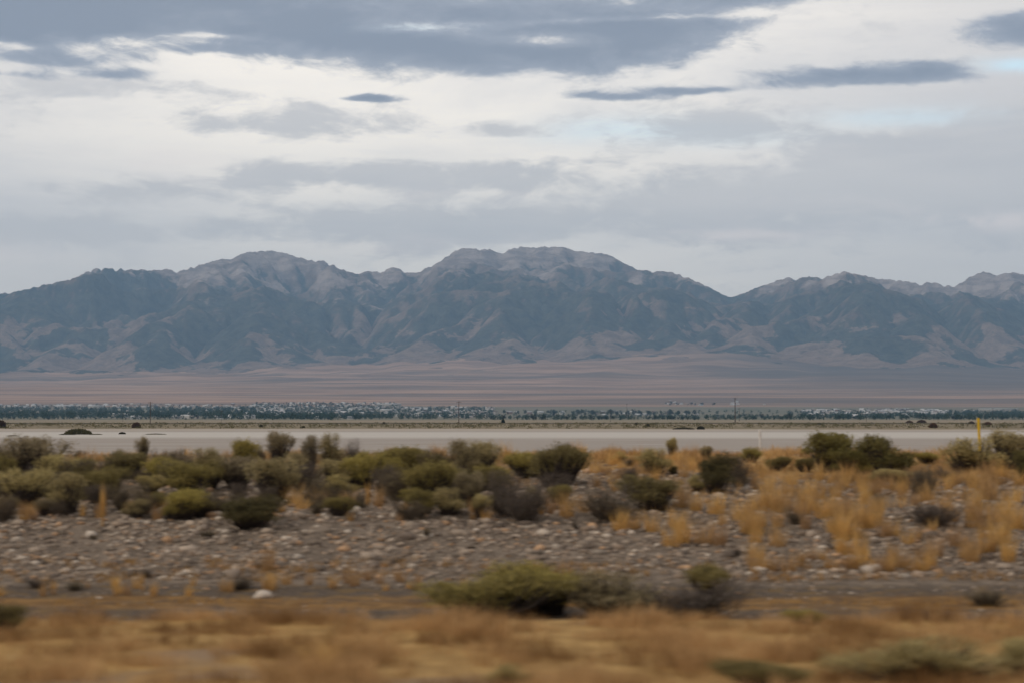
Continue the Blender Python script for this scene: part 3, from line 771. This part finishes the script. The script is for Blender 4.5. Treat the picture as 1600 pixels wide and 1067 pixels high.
# countable larger stones
def stone_mesh(seed, ci):
    r = np.random.default_rng(seed)
    v = list(map(tuple, ICO)); cache = {}; f = []
    def md(a, b):
        k = (min(a, b), max(a, b))
        if k not in cache:
            q = np.array(v[a]) + np.array(v[b]); cache[k] = len(v); v.append(tuple(q / np.linalg.norm(q)))
        return cache[k]
    for a, b, c_ in ICF:
        x, y, z = md(a, b), md(b, c_), md(c_, a); f += [(a, x, z), (b, y, x), (c_, z, y), (x, y, z)]
    v = np.array(v); o = r.uniform(0, 50, 3)
    v = v * (1 + .35 * perlin(v[:, 0] * 1.3 + o[0], v[:, 1] * 1.3 + v[:, 2] + o[1], 5))[:, None]
    for _ in range(5):                                      # cleaved faces
        nrm = unit(r.normal(size=3)); dd = v @ nrm - r.uniform(.55, .8); v = v - np.clip(dd, 0, None)[:, None] * nrm
    col = np.tile(PAL[ci], (len(v), 1))
    return mesh('stone', v, np.array(f), [SM], {'col': col})
STM = [stone_mesh(500 + i, ci) for i, ci in enumerate((0, 2, 3, 4, 6, 1, 5, 0))]
def stone(px, by, wpx, me, label, group, hr=.55):
    p = hit(px, by, 15, 60); s = wpx * p.y / FPX * .5
    o = link('stone', me, loc=(p.x, p.y, p.z + s * hr * .35), rz=rng.uniform(-.4, .4), sc=(s, s * .8, s * hr))
    return tagged(o, label, 'stone', group)
link_pale = stone(411, 934, 36, STM[4], 'pale flat-topped boulder standing alone beside the ditch at lower left', None, .5); link_pale.name = 'boulder'
for (px, by, w, i, lab) in [(330,806,24,2,'tan boulder under the low olive dome on the left'),(572,896,22,5,'grey-blue rounded stone low on the slope left of centre'),
        (1360,893,40,1,'long pale flat stone at the foot of the right slope'),(1568,888,24,0,'grey block at the foot of the slope near the right edge'),
        (557,797,18,4,'pale stone under the straw row left of centre'),(506,806,14,4,'small whitish stone at the top of the left gravel'),
        (1122,776,18,1,'pale rounded stone beneath the pair of dark bushes'),(635,842,34,3,'dark brown slab on the gravel left of centre'),
        (15,894,18,2,'orange-tan stone at the left edge of the slope'),(1467,834,14,6,'tan stone below the flat dead bush on the right'),
        (790,830,16,2,'orange stone near the top of the gravel at centre'),(208,808,20,6,'light stone by the straw tuft at lower left')]:
    stone(px, by, w, STM[i], lab, 'stones that stand out on the bank')
SZ = [((0,330),(812,905),'tan or grey stone on the left part of the gravel slope','stones of the left slope'),
      ((330,640),(815,900),'tan or grey stone on the gravel slope left of centre','stones left of centre'),
      ((640,960),(815,890),'tan or grey stone on the middle of the gravel slope','stones of the middle slope'),
      ((960,1280),(832,890),'tan or grey stone on the gravel slope right of centre','stones right of centre'),
      ((1280,1600),(800,892),'tan or grey stone on the right part of the gravel slope','stones of the right slope')]
for (xr, yr, lab, grp) in SZ:
    for _ in range(54):
        stone(rng.uniform(*xr), rng.uniform(*yr), rng.uniform(6, 14), STM[rng.choice([0,1,2,3,5,6,7,4], p=[.18,.13,.13,.12,.16,.14,.11,.03])], lab, grp, rng.uniform(.4, .65))

# ------------------------------------------------------------------ marker posts
def post(name, px, top, w, y, colr, label, lean):
    a, b = ray(px, top); zt = CAMZ + b * y; zb = float(height(a * y, y)); h = zt - zb + .02
    m = flat_mat(name + '_paint', colr, .12, 8, .5)
    hw = w * y / FPX / 2; c = []
    n = 5; v = []
    for k in range(n):                                     # channel-shaped flexible post with a rounded top
        z = h * k / (n - 1) * .97
        v += [(-hw, -hw * .5, z), (0, -hw * .9, z), (hw, -hw * .5, z), (hw, hw * .1, z), (0, -hw * .3, z), (-hw, hw * .1, z)]
    v += [(-hw * .6, -hw * .5, h), (0, -hw * .9, h), (hw * .6, -hw * .5, h), (hw * .6, hw * .1, h), (0, -hw * .3, h), (-hw * .6, hw * .1, h)]
    f = []
    for k in range(n):
        for j in range(6): f.append((k * 6 + j, k * 6 + (j + 1) % 6, k * 6 + 6 + (j + 1) % 6, k * 6 + 6 + j))
    f.append(tuple(n * 6 + j for j in range(4))) if False else None
    cap = np.array([[n * 6 + 0, n * 6 + 1, n * 6 + 4, n * 6 + 5], [n * 6 + 1, n * 6 + 2, n * 6 + 3, n * 6 + 4]])
    o = link(name, mesh(name, np.array(v), [np.array(f), cap], [m]), loc=(a * y, y, zb)); o.rotation_euler = (0, lean, 0)
    tagged(o, label, 'marker post')
post('marker_post', 1531, 653, 4.0, 67.0, (.62,.40,.01), 'yellow marker post standing behind the sagebrush at the right', -.04)
post('marker_post', 1188.5, 671, 3.6, 68.0, (.62,.60,.58), 'white marker post on the crest against the salt flat right of centre', -.03)

# ------------------------------------------------------------------ utility poles
def pole(px, top, basey, label, arm=True, r=.17, group='power poles of the line across the plain'):
    d = CAMZ * FPX / (basey - YH); a, b = ray(px, top); zb = float(height(a * d, d)); H = CAMZ + b * d - zb
    o = link('utility_pole', None, loc=(a * d, d, zb))
    zz = np.linspace(-.5, H, 5); p = np.stack([zz * 0, zz * 0, zz], 1)[None]
    v, f = tubes(p, np.linspace(r * 1.25, r * .8, 5)[None], 8)
    link('pole', mesh('pole', v, [f, np.array([[32,33,34,35,36,37,38,39]])], [M['polewood']], smooth=False), o)
    if arm:
        for k, z in enumerate((H - .6,)):
            hw = 1.25
            bx = np.array([(sx * hw, -.26 + .14 * sy, z + .13 * sz) for sx in (-1, 1) for sy in (0, 1) for sz in (-.5, .5)])
            q = np.array([(0,1,3,2),(4,6,7,5),(0,4,5,1),(2,3,7,6),(0,2,6,4),(1,5,7,3)])
            link('crossarm', mesh('crossarm', bx, q, [M['polewood']]), o)
        for xx in (-1.1, -.45, .45, 1.1):
            p = np.array([[(xx, -.19, H - .54), (xx, -.19, H - .42), (xx, -.19, H - .3)]])
            v, f = tubes(p, np.array([[.05, .07, .03]]), 6)
            link('insulator', mesh('insulator', v, f, [M['polewood']]), o)
    tagged(o, label, 'utility pole', group)
pole(235, 627, 662.6, 'wooden utility pole on the plain at left, above the reddish bush')
pole(717, 626.5, 662.6, 'wooden utility pole on the plain near the centre')
pole(1148.5, 621, 660, 'tallest wooden utility pole, right of centre', r=.26)
pole(1155, 637, 657.5, 'thin utility pole just right of the tallest one', r=.16)
pole(953.5, 641, 658.8, 'small thin utility pole right of centre in front of the tree row', r=.12)
pole(979.5, 630, 655.2, 'faint distant utility pole above the row of trees', r=.15)
pole(346, 641, 658.5, 'faint small utility pole in front of the left town', r=.10)
pole(1353.5, 641, 658.5, 'faint small utility pole in front of the right town', r=.10)
pole(1551, 637, 655.5, 'faint distant utility pole near the right edge', r=.22)
pole(192, 643, 658.6, 'faint small utility pole left of the first tall pole', r=.09)

# dark low raised track that draws a thin line across the plain
def track():
    xs = np.linspace(-420, 260, 120); pr = [(-2.2, 0), (-1.0, .42), (1.0, .42), (2.2, 0)]
    v = []
    for x in xs:
        for (dy, z) in pr: v.append((x, 1085 + dy, z + .01 if z == 0 else z))
    m, t = mat('track_ballast')
    n = t.noise(t.n.new('ShaderNodeNewGeometry').outputs['Position'], .15, 5)
    t.put(t.b.inputs[0], t.mix(t.step(n, .4, .65), (.045,.035,.03), (.09,.075,.06)))
    link('railway', mesh('railway', np.array(v), grid_faces(len(xs), 4), [m]), kind='structure')
track()

# ------------------------------------------------------------------ low scrub on the plain and weeds on the salt flat
def clump_mass(name, c, hs, ws, matname, per=34, leaf=.22, tone=None, **props):
    n = len(c) * per; T = np.repeat(np.arange(len(c)), per)
    u = unit(rng.normal(size=(n, 3))); u[:, 2] = np.abs(u[:, 2]); rr = rng.uniform(.35, 1, n) ** .6
    p = c[T] + u * rr[:, None] * np.stack([ws[T] / 2, ws[T] / 2, hs[T]], 1)
    d = unit(u + np.array([0, 0, .6]) + rng.normal(0, .5, (n, 3)))
    ln = hs[T] * leaf * 2 * rng.uniform(.6, 1.3, n)
    v, f = leaves(p, d, ln, ln * .6)
    tn = (rng.uniform(0, .8, len(c)) if tone is None else tone)[T] + rng.uniform(-.2, .3, n)
    return mesh(name, v, f, [M[matname]], {'tint': np.repeat(np.clip(tn, 0, 1), 4)})
def clump_obj(name, px, by, wpx, hpx, matname, label, cat, group=None, ymax=2400, per=1500, leaf=.11):
    p = hit(px, by, 100, ymax); d = p.y / FPX
    me = clump_mass(name, np.zeros((1, 3)), np.array([hpx * d]), np.array([wpx * d]), matname, per, leaf, np.array([-.1]))
    return tagged(link(name, me, loc=p), label, cat, group)
c = strew(9500, -420, 420, 618, 1060, lambda x, y: (np.abs(x) < .31 * y) * np.clip(.5 + 1.2 * perlin(x / 40, y / 25, 66), .05, 1))
link('scrub', clump_mass('scrub', c, rng.uniform(.35, .95, len(c)), rng.uniform(.8, 3.0, len(c)), 'weed', 16, .25), kind='stuff', label='low olive scrub on the plain beyond the salt flat')
SB = 'bushes that stand out on the plain'
for (px, by, w, h, mn, lab) in [(213,668,13,8,'redbush','rust-coloured round bush on the plain near the left pole'),(1,668,16,11,'redbush','rust-coloured bush at the left edge of the plain'),
      (1458,668,13,7,'redbush','brown round bush at the far edge of the salt flat on the right'),(1440,661,16,5,'redbush','brown bush row just above the brown round bush on the right'),
      (1421,661,12,4,'redbush','low brown bush left of the brown row on the right plain'),(1543,664,14,5,'redbush','low brown bush right of the yellow post'),
      (408,667,6,4,'weed','small dark bush on the plain left of centre'),(474,668,6,3,'weed','second small dark bush on the plain left of centre'),
      (600,662,4,3,'weed','tiny dark bush on the track near the centre'),(786,661,5,6,'rowtree','upright dark bush on the plain right of the middle pole'),
      (994,663,4,3,'weed','tiny dark bush on the plain right of centre'),(1012,666,7,4,'weed','dark bush on the plain right of centre'),
      (1280,663,8,3,'weed','dark flat bush on the plain left of the right town'),(1518,662,10,4,'redbush','small brown bush left of the yellow post top')]:
    clump_obj('bush', px, by, w, h, mn, lab, 'bush', SB)
for (px, by, w, h, lab) in [(122,678.5,42,8.0,'dark green weed mound on the salt flat at left'),(105,679,26,2,'thin weed fringe left of the weed mound'),(150,678.8,22,1.6,'thin weed fringe right of the weed mound'),
      (191,678,11,3.0,'little weed tuft on the salt flat right of the mound'),(243,678.6,36,1.8,'long thin weed strip on the salt flat at left'),
      (20,681,22,1.5,'thin weed strip on the salt flat near the left edge'),(1095,670.5,12,4.5,'dark round weed clump at the far edge of the salt flat right of centre'),
      (1068,670.5,36,3,'low weed strip left of the round weed clump right of centre')]:
    clump_obj('weed_patch', px, by, w, h, 'weed', lab, 'weeds', 'weeds on the salt flat', 800, 2500, .14)

# ------------------------------------------------------------------ far town: houses and trees
def box_v(x0, x1, y0, y1, z0, z1):
    return np.array([(x0,y0,z0),(x1,y0,z0),(x1,y1,z0),(x0,y1,z0),(x0,y0,z1),(x1,y0,z1),(x1,y1,z1),(x0,y1,z1)], float)
BQ = np.array([(0,3,2,1),(4,5,6,7),(0,1,5,4),(1,2,6,5),(2,3,7,6),(3,0,4,7)])
WM = [flat_mat('house_wall_%s' % k, c, .06, 1) for k, c in (('white', (.60,.60,.60)), ('cream', (.42,.40,.37)), ('tan', (.27,.24,.22)), ('brick', (.28,.20,.17)))]
RM = [flat_mat('house_roof_%s' % k, c, .1, 1) for k, c in (('grey', (.34,.35,.37)), ('brown', (.16,.13,.12)), ('pale', (.56,.57,.59)))]
GL = flat_mat('window_glass', (.05,.06,.07), .1, 1, .2)
def house(w, dp, h, rh, wm, rm, hip=False, name='house', wins=4):
    r = link(name, None)
    v = box_v(-w/2, w/2, -dp/2, dp/2, -2, h)
    gv = np.array([(-w/2, 0, h + rh), (w/2, 0, h + rh)])
    wv = np.concatenate([v, gv * [.998, 1, .985]])
    link('wall', mesh('wall', wv, [BQ[[2,3,4,5]], np.array([(4, 7, 8), (5, 9, 6)])], [wm]), r)
    e = .5; hx = w / 2 + e if not hip else w / 2 - dp * .3
    k = rh / (dp / 2); ze = h - e * k
    rv = np.array([(-w/2-e,-dp/2-e,ze),(w/2+e,-dp/2-e,ze),(hx,0,h+rh),(-hx,0,h+rh),(-w/2-e,dp/2+e,ze),(w/2+e,dp/2+e,ze)])
    rv = np.concatenate([rv + [0, 0, .05], rv + [0, 0, .3]])
    rq = [np.array([(6,7,8,9),(9,8,11,10),(1,0,3,2),(2,3,4,5),(0,1,7,6),(5,4,10,11)])]
    rq.append(np.array([(0,6,9,3),(3,9,10,4),(7,1,2,8),(8,2,5,11)]))
    link('roof', mesh('roof', rv, rq, [rm]), r)
    for i in range(wins):
        x = (i + .5) / wins * w - w / 2
        link('window', mesh('window', box_v(x - .7, x + .7, -dp/2 - .06, -dp/2 + .05, 1.0, 2.3), BQ, [GL]), r)
    return r
def shed(w, dp, h, wm, rm): return house(w, dp, h, h * .22, wm, rm, name='warehouse', wins=6)
PROT = []
for (w, dp, h, rh, a, b, hp) in [(17,9,3.2,2.2,0,0,False),(14,9,5.6,2.4,1,1,True),(20,10,3.2,2.0,0,2,False),(16,9,3.3,2.4,2,1,True),(13,10,5.8,2.6,0,0,True),(18,10,3.0,1.9,1,2,False),(15,9,5.5,2.6,3,0,False),(18,9,3.1,2.1,0,2,True)]:
    PROT.append(house(w, dp, h, rh, WM[a], RM[b], hp))
used = set()
def put_house(px, py, y, label, group, sc=1.0, i=None):
    i = rng.integers(len(PROT)) if i is None else i
    a, b = ray(px, py); x = a * y
    loc = (x, y, float(height(x, y))); rz = rng.choice([0, 0, .3, -.25, 1.57, .6])
    if i not in used:
        o = PROT[i]; used.add(i); o.location = loc; o.rotation_euler = (0, 0, rz); o.scale = (sc,) * 3; return tagged(o, label, 'house', group)
    return copy_tree(PROT[i], loc, rz, (sc,) * 3, label, 'house', group)
def far_y(py):
    """distance on the rising valley floor whose ground is seen at photo row py (about)"""
    ys = np.geomspace(1500, 12000, 600); zz = height(ys * 0, ys); r_ = YH - (zz - CAMZ) / ys * FPX
    return float(np.interp(-py, -r_, ys))
HZ = [((0,400),(632.5,637.5),66,'pale house in the line of roofs above the dark trees at far left','houses on the upper left edge of town'),
      ((400,620),(630.5,645),74,'pale house in the densest middle of the far town','houses of the dense middle town'),
      ((620,770),(636,649),36,'pale house at the thinning right end of the middle town','houses at the right end of the middle town'),
      ((770,1090),(644,649),26,'small house among scattered trees right of the middle town','houses among scattered trees'),
      ((1040,1200),(628,633),14,'tiny house in the separate hamlet higher on the slope right of centre','houses of the hamlet on the slope'),
      ((1250,1475),(640,648),62,'pale house in the cluster at the right of the far town','houses of the right town'),
      ((1475,1600),(641,649),14,'house near the right edge beyond the trees','houses near the right edge')]
stuffc = []
for (xr, yr, n, lab, grp) in HZ:
    for _ in range(n):
        py = rng.uniform(*yr); y = far_y(py)
        put_house(rng.uniform(*xr), py, y, lab, grp, rng.uniform(.5, .85))
# warehouses and bigger buildings along the front of the town
for (px, py, wd, h, a, b, lab) in [(183,652,34,7,1,2,'wide pale warehouse at the front of the left town'),(212,654,14,5,0,2,'white shed right of the wide warehouse in the left town'),
      (387,653,22,5.5,0,2,'bright white warehouse at the town front, left of the domed one'),(429,653,13,6,1,2,'rounded pale warehouse at the town front left of centre'),
      (497,654,16,4,0,2,'low white building at the town front left of centre'),(128,652.5,14,4,0,2,'small white shed at the front of the left town'),
      (347,654,16,4,0,0,'low white building left of the bright warehouse'),(603,645,18,6,1,2,'large pale building in the middle of the town'),
      (608,634,38,4,1,2,'long white roofed building at the upper edge of the middle town'),(548,654,9,4,0,0,'white house at the front below the middle town'),
      (276,654,12,4,1,0,'pale shed just right of the first tall pole'),(500,647,14,4,0,2,'pale hall inside the trees of the middle town'),
      (1282,643.5,12,5,0,2,'white building at the left end of the right town'),(1385,643,30,3.5,0,2,'long white roof across the right town'),
      (1560,640.5,60,2.5,1,2,'very long low pale building near the right edge'),(100,636,30,4,0,2,'long white roof above the trees in the left town'),
      (150,636.5,24,4,1,2,'second long white roof above the trees in the left town')]:
    y = far_y(py)
    a_, b_ = ray(px, py); s = y / FPX
    o = shed(wd * s, 16, h * s * .8, WM[a], RM[b]); o.location = (a_ * y, y, float(height(a_ * y, y)))
    tagged(o, lab, 'warehouse', 'large buildings of the far town')
# rest of the houses (several hundred more, one object)
def house_mass():
    vs, fs, mi, col = [], [], [], []
    L = [((400,620),(630.5,650),170),((620,770),(636,653),80),((1250,1475),(640,651),90),((0,400),(632.5,636.5),70),((150,400),(640,654),26)]
    k = 0
    for (xr, yr, n) in L:
        for _ in range(n):
            py = rng.uniform(*yr); y = far_y(py); a, b = ray(rng.uniform(*xr), py); x = a * y; z = float(height(x, y))
            w, dp, h, rh = rng.uniform(7, 14), 8, rng.choice([2.6, 4.2]), 1.8
            v = np.concatenate([box_v(-w/2, w/2, -dp/2, dp/2, -2, h), [(-w/2, 0, h + rh), (w/2, 0, h + rh)]])
            c_, s_ = math.cos(q := rng.uniform(-.5, .5)), math.sin(q)
            v = v @ np.array([[c_, s_, 0], [-s_, c_, 0], [0, 0, 1]]) + [x, y, z]
            vs.append(v); fs.append(np.array([(0,1,5,4),(2,3,7,6),(4,5,9,8),(6,7,8,9)]) + k); k += 10
            c1 = random.choice([(.6,.6,.6),(.45,.43,.40),(.30,.27,.25)]); col += [c1] * 8 + [random.choice([(.3,.31,.33),(.55,.56,.58),(.18,.15,.14)])] * 2
    m, t = mat('far_house'); a = t.n.new('ShaderNodeAttribute'); a.attribute_name = 'col'; t.put(t.b.inputs[0], a.outputs['Color'])
    link('distant_houses', mesh('distant_houses', np.concatenate(vs), np.concatenate(fs), [m], {'col': np.array(col)}), kind='stuff', label='many more tiny houses filling the far town')
house_mass()

def tree_mass(name, pts, hs, matname, per=60, **props):
    n = len(pts) * per; T = np.repeat(np.arange(len(pts)), per)
    u = unit(rng.normal(size=(n, 3))) * (rng.uniform(0, 1, n) ** .33)[:, None]
    c = pts[T] + np.stack([u[:, 0] * hs[T] * .42, u[:, 1] * hs[T] * .42, hs[T] * (.55 + .45 * u[:, 2])], 1)
    d = unit(rng.normal(size=(n, 3)) + [0, 0, .3]); ln = hs[T] * rng.uniform(.14, .26, n)
    v, f = leaves(c, d, ln, ln * .75)
    tn = rng.uniform(0, .7, len(pts))[T] + rng.uniform(-.1, .3, n)
    return link(name, mesh(name, v, f, [M[matname]], {'tint': np.repeat(np.clip(tn, 0, 1), 4)}), kind='stuff', **props)
def spread(L):
    out, hs = [], []
    for (x0, x1, y0, y1, n, h0, h1) in L:
        for _ in range(n):
            py = rng.uniform(y0, y1); y = far_y(py)
            a, b = ray(rng.uniform(x0, x1), py); out.append((a * y, y, float(height(a * y, y)) - .5)); hs.append(rng.uniform(h0, h1))
    return np.array(out), np.array(hs)
p, hs = spread([(-700,-60,638,655,900,6,13),(1660,2100,646,656,500,5,10),(-60,400,638.5,655,1250,6,13),(-60,420,633,640,200,4,8),(400,620,631,655,1300,5,9),(400,520,648,656,200,6,10),(620,770,637,655,520,5,9),
                (770,1250,650,656,420,3.5,7),(770,1250,644,649,90,5,10),(1250,1660,648,656,480,5,9),(1250,1480,641,651,420,4,7),(1480,1660,644,652,260,6,11)])
tree_mass('woods', p, hs, 'tree', 46, label='blue-green trees filling the far town')
# single trees one can tell apart
def make_tree(seed):
    r = np.random.default_rng(seed); o = link('tree', None)
    H = 1.0
    zz = np.linspace(-.05, .55, 4); pth = np.stack([.02 * np.sin(zz * 5), zz * 0, zz], 1)[None]
    paths = [pth[0]]; rad = [np.linspace(.035, .015, 4)]
    for k in range(6):
        a = r.uniform(0, 6.28); s = np.linspace(0, 1, 4); z0 = r.uniform(.2, .45)
        paths.append(np.stack([np.cos(a) * .28 * s, np.sin(a) * .28 * s, z0 + .35 * s], 1)); rad.append(np.linspace(.015, .004, 4))
    v, f = tubes(np.array(paths), np.array(rad), 5)
    link('trunk', mesh('trunk', v, f, [M['wood']]), o)
    nl = 9; lc = np.stack([r.normal(0, .16, nl), r.normal(0, .16, nl), r.uniform(.35, .85, nl)], 1); lr = r.uniform(.12, .22, nl)
    n = 650; w = r.integers(0, nl, n); u = unit(r.normal(size=(n, 3)))
    c = lc[w] + u * (lr[w] * r.uniform(.5, 1, n))[:, None]
    ln = r.uniform(.05, .11, n); v, f = leaves(c, unit(u + r.normal(0, .6, (n, 3))), ln, ln * .6)
    link('crown', mesh('crown', v, f, [M['tree']], {'tint': np.repeat(np.clip(r.uniform(0, .8, n), 0, 1), 4)}), o)
    return o
TPR = [make_tree(700 + i) for i in range(4)]; tused = set()
def put_tree(px, py, hpx, label, group, wf=1.0):
    y = far_y(py); a, b = ray(px, py); s = hpx * y / FPX; i = int(rng.integers(4))
    loc = (a * y, y, float(height(a * y, y))); sc = (s * wf, s * wf, s)
    if i not in tused:
        tused.add(i); o = TPR[i]; o.location = loc; o.scale = sc; return tagged(o, label, 'tree', group)
    return copy_tree(TPR[i], loc, rng.uniform(0, 6), sc, label, 'tree', group)
for i in (0, 1, 2, 3): pass
for (px, py, h, wf, lab) in [(833,656,10,1.3,'broad dark tree at the front of the fields right of the middle town'),(850,656,11,1.2,'highest dark tree at the front of the fields right of the middle town'),
      (865,651,8,1.1,'tree behind the two broad dark ones'),(1234,656,11,1.1,'dark pointed tree alone in the gap between middle and right town'),
      (1218,656,7,1.1,'small round tree left of the pointed one'),(1190,655,9,.7,'slim pale tree right of the tallest pole'),
      (1410,655,11,1.6,'broadest dark tree in front of the right town'),(1433,655,9,1.1,'tree right of the broadest one in front of the right town'),
      (1374,655,8,.7,'slim tree left of the broadest one in front of the right town'),(1337,655,6,1.4,'low dark tree at the front left of the right town'),
      (787,656,9,.9,'dark tree at the right end of the middle town'),(555,656,9,1.1,'dark tree at the town front left of the middle pole'),
      (562,655,8,1.0,'second dark tree at the town front beside the white house'),(950,650,10,.8,'dark slim tree at the start of the tree line below the faint pole')]:
    put_tree(px, py, h, lab, 'trees that stand out in the far town', wf)
for (xr, yr, n, hr, lab, grp) in [((895,1090),(648,650),26,(6,10),'tree in the upper line of scattered trees right of centre','upper line of scattered trees'),
      ((760,1250),(655,656.5),46,(4,7),'bushy dark tree in the front row below the fields','front row of bushy trees'),
      ((1040,1120),(631,633),14,(3,5),'tiny tree of the hamlet on the slope','trees of the hamlet'),
      ((1260,1600),(654,656.5),40,(5,8),'dark tree in the front row before the right town','front row before the right town'),
      ((780,900),(646,649),12,(5,8),'tree behind the fields between middle town and scattered trees','trees behind the fields'),
      ((0,540),(654,656),40,(3,5),'low dark tree along the front edge of the left town','low trees at the front of the left town')]:
    for _ in range(n): put_tree(rng.uniform(*xr), rng.uniform(*yr), rng.uniform(*hr), lab, grp, rng.uniform(.8, 1.3))

# ------------------------------------------------------------------ haze
hm = bpy.data.materials.new('haze_air'); hm.use_nodes = True; t = NT(hm.node_tree); t.n.clear()
pv = t.n.new('ShaderNodeVolumePrincipled'); pv.inputs['Color'].default_value = (.36, .60, .91, 1); pv.inputs['Density'].default_value = 5.0e-5
pv.inputs['Anisotropy'].default_value = 0.0
oo = t.n.new('ShaderNodeOutputMaterial'); t.l.new(pv.outputs[0], oo.inputs['Volume'])
link('haze', mesh('haze', box_v(-16000, 16000, -1500, 21600, -3, 2150), BQ, [hm]), kind='stuff')
